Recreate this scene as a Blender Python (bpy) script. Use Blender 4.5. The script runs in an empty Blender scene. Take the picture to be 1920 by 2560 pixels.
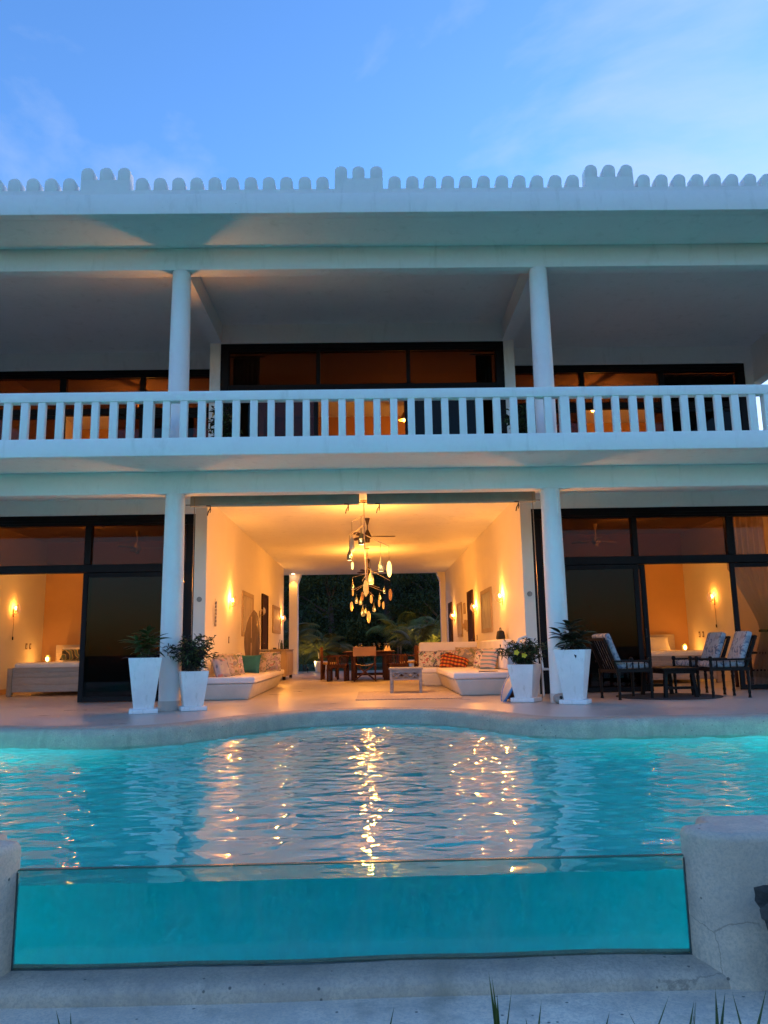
import bpy, bmesh, math, random
import numpy as np
from mathutils import Vector, Matrix, Euler
S = bpy.context.scene
rad = math.radians
rnd = random.Random(11)
PI = math.pi

# ------------------------------------------------------------------ camera
def axes(f=1945.0, vp=(929, 1623), slope=-0.018):
    p0 = Vector((vp[0] - 960, vp[1] - 1280, f)); p1 = p0 + Vector((1, slope, 0))
    z = p0.cross(p1).normalized()
    if z.y > 0: z = -z
    y = p0.normalized(); x = y.cross(z)
    if x.x < 0: x = -x
    return x, y, z
ax, ay, az = axes()
cam_d = bpy.data.cameras.new('camera'); cam = bpy.data.objects.new('camera', cam_d)
S.collection.objects.link(cam)
cam_d.sensor_fit = 'VERTICAL'; cam_d.sensor_height = 36; cam_d.lens = 1945 / 2560 * 36
cam_d.clip_start = 0.05; cam_d.clip_end = 3000
m3 = Matrix(((ax.x, -ax.y, -ax.z), (ay.x, -ay.y, -ay.z), (az.x, -az.y, -az.z)))
cam.matrix_world = Matrix.Translation((0, 0, 0.8)) @ m3.to_4x4()
S.camera = cam

# ------------------------------------------------------------------ dusk sky, last glow of the sun, exposure
SUN_EL, SUN_ROT = 4.0, 50.0
world = bpy.data.worlds.new('World'); S.world = world; world.use_nodes = True
wn, wl = world.node_tree.nodes, world.node_tree.links
bg = wn['Background']
sky = wn.new('ShaderNodeTexSky'); sky.sky_type = 'NISHITA'; sky.sun_disc = False
sky.sun_elevation = rad(SUN_EL); sky.sun_rotation = rad(SUN_ROT)
sky.air_density = 1.2; sky.dust_density = 0.6; sky.ozone_density = 4.0
tc = wn.new('ShaderNodeTexCoord')
mp = wn.new('ShaderNodeMapping'); mp.inputs['Scale'].default_value = (1.0, 1.0, 2.2)
mp.inputs['Location'].default_value = (1.1, 0.0, 0.0)
nz = wn.new('ShaderNodeTexNoise'); nz.inputs['Scale'].default_value = 2.3; nz.inputs['Detail'].default_value = 7
nz.inputs['Roughness'].default_value = 0.55; nz.inputs['Distortion'].default_value = 0.35
cr = wn.new('ShaderNodeValToRGB'); cr.color_ramp.elements[0].position = 0.50; cr.color_ramp.elements[1].position = 0.78
cr.color_ramp.elements[1].color = (0.7, 0.7, 0.7, 1)
cm = wn.new('ShaderNodeMix'); cm.data_type = 'RGBA'
cm.inputs['B'].default_value = (0.80, 0.92, 1.15, 1)
tint = wn.new('ShaderNodeMix'); tint.data_type = 'RGBA'; tint.blend_type = 'MULTIPLY'
tint.inputs['Factor'].default_value = 1.0; tint.inputs['B'].default_value = (0.98, 0.925, 1.08, 1)
wl.new(tc.outputs['Generated'], mp.inputs['Vector']); wl.new(mp.outputs['Vector'], nz.inputs['Vector'])
wl.new(nz.outputs['Fac'], cr.inputs['Fac']); wl.new(cr.outputs['Color'], cm.inputs['Factor'])
wl.new(sky.outputs['Color'], tint.inputs['A']); wl.new(tint.outputs['Result'], cm.inputs['A'])
wl.new(cm.outputs['Result'], bg.inputs['Color'])
bg.inputs['Strength'].default_value = 0.13
sun_d = bpy.data.lights.new('sun', 'SUN'); sun_d.energy = 0.02; sun_d.angle = rad(25); sun_d.color = (1, 0.8, 0.65)
sun = bpy.data.objects.new('sun', sun_d); S.collection.objects.link(sun)
sdir = Vector((math.sin(rad(SUN_ROT)) * math.cos(rad(SUN_EL)), math.cos(rad(SUN_ROT)) * math.cos(rad(SUN_EL)), math.sin(rad(SUN_EL))))
sun.rotation_euler = (-sdir).to_track_quat('-Z', 'Y').to_euler(); sun.location = sdir * 60
S.view_settings.view_transform = 'Standard'; S.view_settings.look = 'None'
S.view_settings.exposure = 2.80; S.view_settings.gamma = 1.0; S.view_settings.use_curve_mapping = False
cy = S.cycles
cy.use_denoising = True
try: cy.denoiser = 'OPENIMAGEDENOISE'
except Exception: pass
cy.use_adaptive_sampling = True; cy.adaptive_threshold = 0.02
cy.max_bounces = 12; cy.diffuse_bounces = 5; cy.glossy_bounces = 5; cy.transmission_bounces = 10; cy.transparent_max_bounces = 16
cy.volume_bounces = 0; cy.sample_clamp_indirect = 3.0; cy.sample_clamp_direct = 0.0
cy.caustics_reflective = False; cy.caustics_refractive = True; cy.blur_glossy = 0.6

# ------------------------------------------------------------------ mesh helpers
COL = S.collection
class MB:
    def __init__(s): s.v = []; s.f = []; s.M = None
    def add(s, vs, fs):
        n = len(s.v)
        if s.M is not None: vs = [s.M @ Vector(p) for p in vs]
        s.v += [tuple(p) for p in vs]; s.f += [tuple(i + n for i in q) for q in fs]; return s
    def at(s, loc=(0, 0, 0), rot=(0, 0, 0), sc=(1, 1, 1)):
        s.M = Matrix.LocRotScale(Vector(loc), Euler(rot), Vector(sc)); return s
    def box(s, x0, x1, y0, y1, z0, z1):
        return s.add([(x0, y0, z0), (x1, y0, z0), (x1, y1, z0), (x0, y1, z0), (x0, y0, z1), (x1, y0, z1), (x1, y1, z1), (x0, y1, z1)],
                     [(0, 3, 2, 1), (4, 5, 6, 7), (0, 1, 5, 4), (1, 2, 6, 5), (2, 3, 7, 6), (3, 0, 4, 7)])
    def frust(s, cx, cy_, z0, z1, a0, b0, a1, b1):
        return s.add([(cx - a0, cy_ - b0, z0), (cx + a0, cy_ - b0, z0), (cx + a0, cy_ + b0, z0), (cx - a0, cy_ + b0, z0),
                      (cx - a1, cy_ - b1, z1), (cx + a1, cy_ - b1, z1), (cx + a1, cy_ + b1, z1), (cx - a1, cy_ + b1, z1)],
                     [(0, 3, 2, 1), (4, 5, 6, 7), (0, 1, 5, 4), (1, 2, 6, 5), (2, 3, 7, 6), (3, 0, 4, 7)])
    def tube(s, pts, r, n=8, cap=True):
        pts = [Vector(p) for p in pts]; rs = r if isinstance(r, (list, tuple)) else [r] * len(pts)
        vs = []; fs = []; up = None
        for i, p in enumerate(pts):
            d = (pts[min(i + 1, len(pts) - 1)] - pts[max(i - 1, 0)])
            d = d.normalized() if d.length > 1e-9 else Vector((0, 0, 1))
            if up is None: up = Vector((0, 0, 1)) if abs(d.z) < 0.9 else Vector((1, 0, 0))
            u = up - d * up.dot(d); u = u.normalized(); w = d.cross(u); up = u
            for k in range(n):
                a = 2 * PI * k / n; vs.append(p + (u * math.cos(a) + w * math.sin(a)) * rs[i])
        for i in range(len(pts) - 1):
            for k in range(n):
                k2 = (k + 1) % n; fs.append((i * n + k, i * n + k2, (i + 1) * n + k2, (i + 1) * n + k))
        if cap:
            fs.append(tuple(range(n - 1, -1, -1))); m = (len(pts) - 1) * n; fs.append(tuple(m + k for k in range(n)))
        return s.add(vs, fs)
    def cyl(s, p0, p1, r0, r1=None, n=12): return s.tube([p0, p1], [r0, r0 if r1 is None else r1], n)
    def bar(s, p0, p1, w, h):
        p0 = Vector(p0); p1 = Vector(p1); d = (p1 - p0).normalized()
        u = Vector((0, 0, 1)) if abs(d.z) < 0.95 else Vector((0, 1, 0))
        x = d.cross(u).normalized(); u = x.cross(d)
        vs = []
        for p in (p0, p1):
            for a, b in ((-1, -1), (1, -1), (1, 1), (-1, 1)): vs.append(p + x * (a * w / 2) + u * (b * h / 2))
        return s.add(vs, [(0, 1, 2, 3), (7, 6, 5, 4), (0, 4, 5, 1), (1, 5, 6, 2), (2, 6, 7, 3), (3, 7, 4, 0)])
    def lathe(s, prof, n=20, c=(0, 0, 0), cap=True):
        vs = []; fs = []
        for r, z in prof:
            for k in range(n):
                a = 2 * PI * k / n; vs.append((c[0] + r * math.cos(a), c[1] + r * math.sin(a), c[2] + z))
        for i in range(len(prof) - 1):
            for k in range(n):
                k2 = (k + 1) % n; fs.append((i * n + k, i * n + k2, (i + 1) * n + k2, (i + 1) * n + k))
        if cap:
            fs.append(tuple(range(n - 1, -1, -1))); m = (len(prof) - 1) * n; fs.append(tuple(m + k for k in range(n)))
        return s.add(vs, fs)
    def ell(s, c, r, nu=14, nv=9, e=1.0):
        vs = [(c[0], c[1], c[2] - r[2])]; fs = []
        sg = lambda t: math.copysign(abs(t) ** e, t)
        for j in range(1, nv):
            t = -PI / 2 + PI * j / nv
            for k in range(nu):
                a = 2 * PI * k / nu
                vs.append((c[0] + r[0] * sg(math.cos(t)) * sg(math.cos(a)), c[1] + r[1] * sg(math.cos(t)) * sg(math.sin(a)), c[2] + r[2] * sg(math.sin(t))))
        vs.append((c[0], c[1], c[2] + r[2])); L = len(vs) - 1
        for k in range(nu):
            k2 = (k + 1) % nu
            fs.append((0, 1 + k2, 1 + k)); fs.append((L, 1 + (nv - 2) * nu + k, 1 + (nv - 2) * nu + k2))
            for j in range(nv - 2):
                fs.append((1 + j * nu + k, 1 + j * nu + k2, 1 + (j + 1) * nu + k2, 1 + (j + 1) * nu + k))
        return s.add(vs, fs)
    def prism(s, poly, z0, z1):
        n = len(poly)
        return s.add([(x, y, z0) for x, y in poly] + [(x, y, z1) for x, y in poly],
                     [tuple(range(n - 1, -1, -1)), tuple(range(n, 2 * n))] + [(i, (i + 1) % n, n + (i + 1) % n, n + i) for i in range(n)])
    def pillow(s, w, h, t, n=10, pinch=0.06):
        vs = []; fs = []
        for side in (1, -1):
            for j in range(n + 1):
                for i in range(n + 1):
                    u = -1 + 2 * i / n; v = -1 + 2 * j / n
                    k = 1 - pinch * ((1 - v * v) * abs(u) ** 3 * 0 + (1 - abs(u) ** 2) * abs(v) ** 2)
                    k2 = 1 - pinch * (1 - abs(v) ** 2) * abs(u) ** 2
                    d = max(0.0, (1 - u ** 4) * (1 - v ** 4)) ** 0.5
                    vs.append((u * w / 2 * k2, side * t / 2 * d, v * h / 2 * k))
        m = (n + 1) ** 2
        for j in range(n):
            for i in range(n):
                a = j * (n + 1) + i; q = (a, a + 1, a + n + 2, a + n + 1)
                fs.append(tuple(reversed(q))); fs.append(tuple(x + m for x in q))
        return s.add(vs, fs)

def mesh_of(mb, name, bevel=0, seg=2, smooth=True, ang=38, weld=False):
    me = bpy.data.meshes.new(name); me.from_pydata(mb.v, [], mb.f)
    if bevel or weld:
        bm = bmesh.new(); bm.from_mesh(me)
        if weld: bmesh.ops.remove_doubles(bm, verts=bm.verts, dist=1e-4)
        if bevel:
            bm.normal_update()
            ed = [e for e in bm.edges if len(e.link_faces) == 2 and e.calc_face_angle(0) > 0.5]
            bmesh.ops.bevel(bm, geom=ed, offset=bevel, segments=seg, affect='EDGES', profile=0.5, clamp_overlap=True)
        bm.to_mesh(me); bm.free()
    if smooth:
        me.polygons.foreach_set('use_smooth', [True] * len(me.polygons)); me.set_sharp_from_angle(angle=rad(ang))
    me.update(); return me
def obj(name, mb, mat, parent=None, world=False, bevel=0, seg=2, smooth=True, ang=38, weld=False, loc=None, rot=None, me=None):
    if me is None:
        if world and parent is not None:
            o_ = origin_of(parent); mb.v = [(p[0] - o_.x, p[1] - o_.y, p[2] - o_.z) for p in mb.v]
        me = mesh_of(mb, name, bevel, seg, smooth, ang, weld); me.materials.append(MT[mat])
    o = bpy.data.objects.new(name, me); COL.objects.link(o)
    if parent is not None: o.parent = parent
    if loc is not None: o.location = loc
    if rot is not None: o.rotation_euler = rot
    return o
def origin_of(p):
    v = Vector((0, 0, 0))
    while p is not None: v += p.location; p = p.parent
    return v
def tag(o, label=None, cat=None, group=None, kind=None):
    if label: o['label'] = label
    if cat: o['category'] = cat
    if group: o['group'] = group
    if kind: o['kind'] = kind
    return o
def thing(name, label, cat, loc=(0, 0, 0), rz=0, group=None):
    o = bpy.data.objects.new(name, None); COL.objects.link(o); o.empty_display_size = 0.1
    o.location = loc; o.rotation_euler = (0, 0, rz); return tag(o, label, cat, group)
def dup(root, loc, rz, label, group=None):
    r = root.copy(); COL.objects.link(r); r.location = loc; r.rotation_euler = (0, 0, rz); r['label'] = label
    if group: r['group'] = group
    for ch in list(root.children):
        c = ch.copy(); COL.objects.link(c); c.parent = r
        for g in list(ch.children):
            d = g.copy(); COL.objects.link(d); d.parent = c
    return r
WARM = 0.35
def lamp(parent, loc, power, color=(1, 0.375, 0.055), r=0.03, spot=None, aim=(0, 0, 1), blend=0.6, name='light'):
    d = bpy.data.lights.new(name, 'SPOT' if spot else 'POINT'); d.energy = power * (WARM if color[2] < 0.5 else 1.0); d.color = color; d.shadow_soft_size = r
    if spot: d.spot_size = rad(spot); d.spot_blend = blend
    o = bpy.data.objects.new(name, d); COL.objects.link(o); o.parent = parent; o.location = loc
    if spot: o.rotation_euler = Vector(aim).to_track_quat('-Z', 'Y').to_euler()
    return o

# ------------------------------------------------------------------ materials
MT = {}
class NT:
    def __init__(s, name):
        s.m = bpy.data.materials.new(name); s.m.use_nodes = True; s.n = s.m.node_tree.nodes; s.l = s.m.node_tree.links
        s.b = s.n['Principled BSDF']; s.out = s.n['Material Output']; MT[name] = s.m
        s.tc = s.n.new('ShaderNodeTexCoord'); s.co = s.tc.outputs['Object']
    def lk(s, a, b): s.l.new(a, b)
    def noise(s, scale, detail=4, rough=0.55, dist=0.0, vec=None, stretch=None):
        t = s.n.new('ShaderNodeTexNoise'); t.inputs['Scale'].default_value = scale; t.inputs['Detail'].default_value = detail
        t.inputs['Roughness'].default_value = rough; t.inputs['Distortion'].default_value = dist
        v = vec or s.co
        if stretch:
            mp_ = s.n.new('ShaderNodeMapping'); mp_.inputs['Scale'].default_value = stretch; s.lk(v, mp_.inputs['Vector']); v = mp_.outputs['Vector']
        s.lk(v, t.inputs['Vector']); return t.outputs['Fac']
    def vor(s, scale, feature='F1', out='Distance', vec=None, rnd_=1.0):
        t = s.n.new('ShaderNodeTexVoronoi'); t.feature = feature; t.inputs['Scale'].default_value = scale
        t.inputs['Randomness'].default_value = rnd_; s.lk(vec or s.co, t.inputs['Vector']); return t.outputs[out]
    def wave(s, scale, dist=2, axis='X', det=2):
        t = s.n.new('ShaderNodeTexWave'); t.bands_direction = axis; t.inputs['Scale'].default_value = scale
        t.inputs['Distortion'].default_value = dist; t.inputs['Detail'].default_value = det; s.lk(s.co, t.inputs['Vector']); return t.outputs['Fac']
    def ramp(s, fac, stops, const=False):
        r = s.n.new('ShaderNodeValToRGB'); e = r.color_ramp.elements
        if const: r.color_ramp.interpolation = 'CONSTANT'
        while len(e) < len(stops): e.new(0.5)
        for q, (p, c) in zip(e, stops): q.position = p; q.color = (*c, 1) if len(c) == 3 else c
        s.lk(fac, r.inputs['Fac']); return r.outputs['Color']
    def mix(s, fac, a, b, mode='MIX'):
        m = s.n.new('ShaderNodeMix'); m.data_type = 'RGBA'; m.blend_type = mode
        for k, v in (('Factor', fac), ('A', a), ('B', b)):
            i = m.inputs[k]
            if isinstance(v, (int, float)): i.default_value = v
            elif isinstance(v, tuple): i.default_value = (*v, 1) if len(v) == 3 else v
            else: s.lk(v, i)
        return m.outputs['Result']
    def bump(s, h, strength=0.3, dist=0.01):
        b = s.n.new('ShaderNodeBump'); b.inputs['Strength'].default_value = strength; b.inputs['Distance'].default_value = dist
        s.lk(h, b.inputs['Height']); s.lk(b.outputs['Normal'], s.b.inputs['Normal'])
    def col(s, c):
        if isinstance(c, tuple): s.b.inputs['Base Color'].default_value = (*c, 1)
        else: s.lk(c, s.b.inputs['Base Color'])
    def rough(s, v):
        if isinstance(v, (int, float)): s.b.inputs['Roughness'].default_value = v
        else: s.lk(v, s.b.inputs['Roughness'])
def sc3(c, k): return tuple(min(1, x * k) for x in c)
def simple(name, c, rough=0.6, var=0.12, scale=6, bump=0.0, bscale=60, metal=0.0, stretch=None, bd=0.004):
    t = NT(name); f = t.noise(scale, 5, stretch=stretch)
    t.col(t.ramp(f, [(0.3, sc3(c, 1 - var)), (0.7, sc3(c, 1 + var))])); t.rough(rough); t.b.inputs['Metallic'].default_value = metal
    if bump: t.bump(t.noise(bscale, 3, stretch=stretch), bump, bd)
    return t
def emis(name, c, k):
    t = NT(name); t.col(c); t.b.inputs['Emission Color'].default_value = (*c, 1); t.b.inputs['Emission Strength'].default_value = k; return t

# plaster with a few dark specks and faint run marks
t = NT('plaster'); f = t.noise(1.3, 6); g = t.noise(14, 4)
c = t.mix(g, t.ramp(f, [(0.3, (0.72, 0.72, 0.70)), (0.7, (0.80, 0.80, 0.785))]), (0.82, 0.82, 0.80))
run = t.noise(2.2, 6, 0.65, 0.4, stretch=(2.4, 2.4, 0.5)); c = t.mix(t.ramp(run, [(0.56, (0, 0, 0)), (0.82, (0.6, 0.6, 0.6))]), c, (0.52, 0.52, 0.48))
spk = t.vor(2.6); c = t.mix(t.ramp(spk, [(0.0, (1, 1, 1)), (0.022, (0, 0, 0))]), c, (0.12, 0.11, 0.10))
t.col(c); t.rough(0.75); t.bump(t.noise(45, 5), 0.25, 0.004)
simple('plaster_in', (0.80, 0.74, 0.64), 0.8, 0.03, 1.2, 0.15, 50)
simple('ochre_wall', (0.62, 0.36, 0.15), 0.8, 0.05, 1.5, 0.15, 50)
simple('brown_wall', (0.50, 0.25, 0.13), 0.8, 0.05, 1.5, 0.15, 50)
# polished cement floor
t = NT('cement'); f = t.noise(0.9, 7, 0.6, 0.6, stretch=(1, 2.2, 1)); g = t.noise(9, 6, 0.65)
c = t.ramp(f, [(0.25, (0.36, 0.32, 0.28)), (0.5, (0.46, 0.41, 0.36)), (0.75, (0.54, 0.49, 0.43))])
c = t.mix(t.ramp(g, [(0.45, (0, 0, 0)), (0.8, (0.35, 0.35, 0.35))]), c, (0.28, 0.25, 0.22)); t.col(c)
t.rough(t.ramp(f, [(0.3, (0.26,) * 3), (0.7, (0.42,) * 3)])); t.bump(t.noise(3, 3), 0.05, 0.01)
# raw plaster of the pool rim and front wall
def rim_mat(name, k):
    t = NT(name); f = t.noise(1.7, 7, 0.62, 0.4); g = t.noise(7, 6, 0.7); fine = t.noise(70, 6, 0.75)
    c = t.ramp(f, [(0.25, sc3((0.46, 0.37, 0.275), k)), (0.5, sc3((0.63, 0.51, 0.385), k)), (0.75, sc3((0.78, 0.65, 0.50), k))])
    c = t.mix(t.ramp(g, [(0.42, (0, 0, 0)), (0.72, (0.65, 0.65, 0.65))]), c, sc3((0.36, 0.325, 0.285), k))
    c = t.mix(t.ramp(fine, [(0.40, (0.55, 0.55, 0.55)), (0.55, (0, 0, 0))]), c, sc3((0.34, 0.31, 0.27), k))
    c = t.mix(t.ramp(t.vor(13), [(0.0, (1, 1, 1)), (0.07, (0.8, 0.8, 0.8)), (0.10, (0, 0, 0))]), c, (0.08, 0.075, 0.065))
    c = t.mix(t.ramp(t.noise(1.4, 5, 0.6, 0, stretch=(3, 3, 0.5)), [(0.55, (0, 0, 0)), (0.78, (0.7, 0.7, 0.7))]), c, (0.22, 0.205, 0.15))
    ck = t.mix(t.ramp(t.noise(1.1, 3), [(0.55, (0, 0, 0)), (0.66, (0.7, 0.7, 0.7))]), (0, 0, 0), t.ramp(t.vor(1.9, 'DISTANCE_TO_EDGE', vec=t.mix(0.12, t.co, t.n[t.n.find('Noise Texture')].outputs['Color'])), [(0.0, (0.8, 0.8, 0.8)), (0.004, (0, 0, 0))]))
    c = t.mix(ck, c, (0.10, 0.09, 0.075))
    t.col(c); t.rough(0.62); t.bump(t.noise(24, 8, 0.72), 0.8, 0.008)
rim_mat('rim', 1.0); rim_mat('rim_lit', 1.3); rim_mat('rim_shaded', 0.78)  # light and shade put into the colour: step copy lightened, sill copy darkened
t = NT('pool_plaster'); f = t.noise(1.1, 6)
c = t.ramp(f, [(0.3, (0.46, 0.72, 0.70)), (0.7, (0.56, 0.82, 0.80))])
c = t.mix(t.ramp(t.noise(6, 6, 0.7), [(0.66, (0, 0, 0)), (0.74, (0.6, 0.6, 0.6))]), c, (0.25, 0.36, 0.36)); t.col(c); t.rough(0.7)
t = NT('lawn'); f = t.noise(3, 6); t.col(t.ramp(f, [(0.3, (0.025, 0.05, 0.015)), (0.7, (0.06, 0.10, 0.03))])); t.rough(0.9); t.bump(t.noise(40, 4), 0.8, 0.03)
t = NT('rock'); f = t.noise(7, 8, 0.7); t.col(t.ramp(f, [(0.3, (0.03, 0.03, 0.03)), (0.6, (0.13, 0.12, 0.11)), (0.85, (0.34, 0.32, 0.29))])); t.rough(0.8); t.bump(t.noise(30, 8, 0.75), 1.0, 0.03)
# water: refracting top, clear elsewhere, absorbing body
t = NT('water'); t.n.remove(t.b)
gl = t.n.new('ShaderNodeBsdfGlass'); gl.inputs['IOR'].default_value = 1.33; gl.inputs['Roughness'].default_value = 0.0
tr = t.n.new('ShaderNodeBsdfTransparent'); ge = t.n.new('ShaderNodeNewGeometry'); sx = t.n.new('ShaderNodeSeparateXYZ')
t.lk(ge.outputs['True Normal'], sx.inputs[0]); ab = t.n.new('ShaderNodeMath'); ab.operation = 'ABSOLUTE'; t.lk(sx.outputs['Z'], ab.inputs[0])
gt = t.n.new('ShaderNodeMath'); gt.operation = 'GREATER_THAN'; gt.inputs[1].default_value = 0.4; t.lk(ab.outputs[0], gt.inputs[0])
ms = t.n.new('ShaderNodeMixShader'); t.lk(gt.outputs[0], ms.inputs[0]); t.lk(tr.outputs[0], ms.inputs[1]); t.lk(gl.outputs[0], ms.inputs[2])
t.lk(ms.outputs[0], t.out.inputs['Surface'])
va = t.n.new('ShaderNodeVolumeAbsorption'); va.inputs['Color'].default_value = (0.0, 0.885, 0.895, 1); va.inputs['Density'].default_value = 0.70
t.lk(va.outputs[0], t.out.inputs['Volume'])
def glass(name, tintc, ior=1.5, rough=0.0):
    t = NT(name); t.n.remove(t.b)
    tr = t.n.new('ShaderNodeBsdfTransparent'); tr.inputs[0].default_value = (*tintc, 1)
    gg = t.n.new('ShaderNodeBsdfGlossy'); gg.inputs['Roughness'].default_value = rough
    fr = t.n.new('ShaderNodeFresnel'); fr.inputs['IOR'].default_value = ior
    mx = t.n.new('ShaderNodeMixShader'); t.lk(fr.outputs[0], mx.inputs[0]); t.lk(tr.outputs[0], mx.inputs[1]); t.lk(gg.outputs[0], mx.inputs[2])
    t.lk(mx.outputs[0], t.out.inputs['Surface'])
glass('tinted_glass', (0.34, 0.25, 0.20), 1.28); glass('smoked_glass', (0.72, 0.62, 0.54), 1.35); glass('pool_glass', (0.80, 0.93, 0.90), 1.4)
q_ = MT['pool_glass'].node_tree; df_ = q_.nodes.new('ShaderNodeBsdfDiffuse'); df_.inputs[0].default_value = (0.45, 0.47, 0.45, 1); nz_ = q_.nodes.new('ShaderNodeTexNoise'); nz_.inputs['Scale'].default_value = 6; nz_.inputs['Detail'].default_value = 8; nz_.inputs['Roughness'].default_value = 0.75
mp_ = q_.nodes.new('ShaderNodeMapping'); mp_.inputs['Scale'].default_value = (1.2, 1, 0.5); q_.links.new(q_.nodes['Texture Coordinate'].outputs['Object'], mp_.inputs[0]); q_.links.new(mp_.outputs[0], nz_.inputs[0])
rp_ = q_.nodes.new('ShaderNodeValToRGB'); rp_.color_ramp.elements[0].position = 0.45; rp_.color_ramp.elements[1].position = 0.85; rp_.color_ramp.elements[1].color = (0.11, 0.11, 0.11, 1); q_.links.new(nz_.outputs['Fac'], rp_.inputs[0])
mx_ = q_.nodes.new('ShaderNodeMixShader'); lk_ = q_.nodes['Material Output'].inputs['Surface'].links[0].from_socket; q_.links.new(rp_.outputs[0], mx_.inputs[0]); q_.links.new(lk_, mx_.inputs[1]); q_.links.new(df_.outputs[0], mx_.inputs[2]); q_.links.new(mx_.outputs[0], q_.nodes['Material Output'].inputs['Surface']); glass('clear_glass', (0.93, 0.95, 0.95))
simple('dark_frame', (0.008, 0.006, 0.007), 0.5, 0.3, 8, 0.15, 40, stretch=(1, 1, 0.1))
def wood(name, c0, c1, rough=0.5, sc=3.0, stretch=(14, 14, 1.2), bump=0.3):
    t = NT(name); f = t.noise(sc, 6, 0.6, 0.8, stretch=stretch); g = t.noise(2.5, 3)
    c = t.ramp(f, [(0.3, c0), (0.7, c1)]); t.col(t.mix(g, c, sc3(c0, 0.8))); t.rough(rough); t.bump(f, bump, 0.003)
wood('dark_wood', (0.007, 0.005, 0.005), (0.020, 0.014, 0.012), 0.5)
wood('red_wood', (0.07, 0.025, 0.014), (0.14, 0.055, 0.03), 0.5)
wood('door_wood', (0.035, 0.014, 0.010), (0.06, 0.026, 0.018), 0.5)
wood('pale_wood', (0.46, 0.38, 0.31), (0.68, 0.59, 0.50), 0.65, 3.0, (1.2, 14, 14))
wood('pale_wood_v', (0.40, 0.29, 0.19), (0.58, 0.45, 0.32), 0.65)
wood('grey_wood', (0.22, 0.22, 0.23), (0.46, 0.45, 0.45), 0.7, 3.0, (2, 14, 14), 0.5)
wood('board_wood', (0.09, 0.06, 0.045), (0.22, 0.16, 0.115), 0.3, 2.0, (9, 9, 0.8))
simple('floor_screed', (0.46, 0.39, 0.33), 0.5, 0.15, 3)
simple('white_paint', (0.78, 0.79, 0.80), 0.55, 0.04, 4, 0.12, 30)
t = NT('planter'); f = t.noise(5, 6, 0.65); c = t.ramp(f, [(0.3, (0.70, 0.71, 0.72)), (0.7, (0.82, 0.82, 0.82))])
c = t.mix(t.ramp(t.noise(9, 5, 0.7, 0, stretch=(2, 2, 0.5)), [(0.56, (0, 0, 0)), (0.80, (0.7, 0.7, 0.7))]), c, (0.40, 0.385, 0.35)); t.col(c); t.rough(0.6); t.bump(t.noise(40, 5), 0.25, 0.003)
simple('soil', (0.035, 0.025, 0.018), 0.95, 0.3, 30, 0.8, 60)
simple('cushion_white', (0.74, 0.70, 0.70), 0.85, 0.05, 3, 0.7, 5, bd=0.02)
simple('sheet_white', (0.80, 0.76, 0.70), 0.85, 0.05, 3, 0.5, 9, bd=0.02)
simple('masonry_base', (0.55, 0.53, 0.49), 0.7, 0.07, 4, 0.2, 30)
simple('teal_cloth', (0.012, 0.13, 0.14), 0.8, 0.2, 6, 0.3, 20)
simple('blind_cloth', (0.30, 0.29, 0.25), 0.85, 0.10, 5, 0.2, 70)
simple('canvas', (0.38, 0.24, 0.17), 0.85, 0.1, 6, 0.2, 60)
simple('canvas_pale', (0.62, 0.42, 0.18), 0.85, 0.1, 6, 0.2, 60)
simple('curtain_cloth', (0.62, 0.55, 0.47), 0.85, 0.06, 4, 0.2, 50)
q_ = MT['curtain_cloth'].node_tree; tl_ = q_.nodes.new('ShaderNodeBsdfTranslucent'); tl_.inputs[0].default_value = (0.62, 0.52, 0.42, 1); mx_ = q_.nodes.new('ShaderNodeMixShader'); mx_.inputs[0].default_value = 0.5
q_.links.new(q_.nodes['Principled BSDF'].outputs[0], mx_.inputs[1]); q_.links.new(tl_.outputs[0], mx_.inputs[2]); q_.links.new(mx_.outputs[0], q_.nodes['Material Output'].inputs['Surface'])
simple('black_curtain', (0.012, 0.012, 0.018), 0.8, 0.2, 4)
simple('rug_pale', (0.45, 0.38, 0.33), 0.95, 0.2, 22, 0.8, 90)
simple('rug_fringe', (0.20, 0.21, 0.25), 0.95, 0.3, 30)
simple('rug_dark', (0.03, 0.024, 0.024), 0.95, 0.3, 20, 0.8, 60)
simple('metal_dark', (0.03, 0.025, 0.022), 0.4, 0.2, 10, metal=0.7)
simple('fan_brown', (0.045, 0.028, 0.022), 0.4, 0.2, 8)
simple('fan_white', (0.7, 0.68, 0.64), 0.5, 0.05, 8)
simple('brass', (0.36, 0.22, 0.10), 0.45, 0.2, 12, metal=0.6)
simple('rod_pale', (0.60, 0.50, 0.42), 0.5, 0.1, 12)
simple('rope', (0.30, 0.22, 0.15), 0.9, 0.2, 40)
simple('plastic_white', (0.72, 0.72, 0.70), 0.45, 0.05, 8)
simple('switch_brown', (0.20, 0.12, 0.07), 0.5, 0.1, 8)
simple('driftwood', (0.24, 0.12, 0.07), 0.85, 0.35, 14, 1.0, 25)
simple('stone_grey', (0.30, 0.27, 0.24), 0.85, 0.25, 12, 0.8, 25)
simple('black_cloth', (0.012, 0.012, 0.013), 0.8, 0.2, 8)
simple('glaze_dark', (0.05, 0.075, 0.07), 0.3, 0.2, 14)
simple('glaze_pale', (0.42, 0.45, 0.30), 0.35, 0.15, 14)
simple('glass_edge', (0.04, 0.15, 0.12), 0.25, 0.1, 8); simple('sealant_dark', (0.05, 0.075, 0.07), 0.6, 0.4, 12)
simple('board_blue', (0.03, 0.18, 0.42), 0.35, 0.1, 8)
simple('board_white', (0.40, 0.41, 0.43), 0.4, 0.08, 6)
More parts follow.
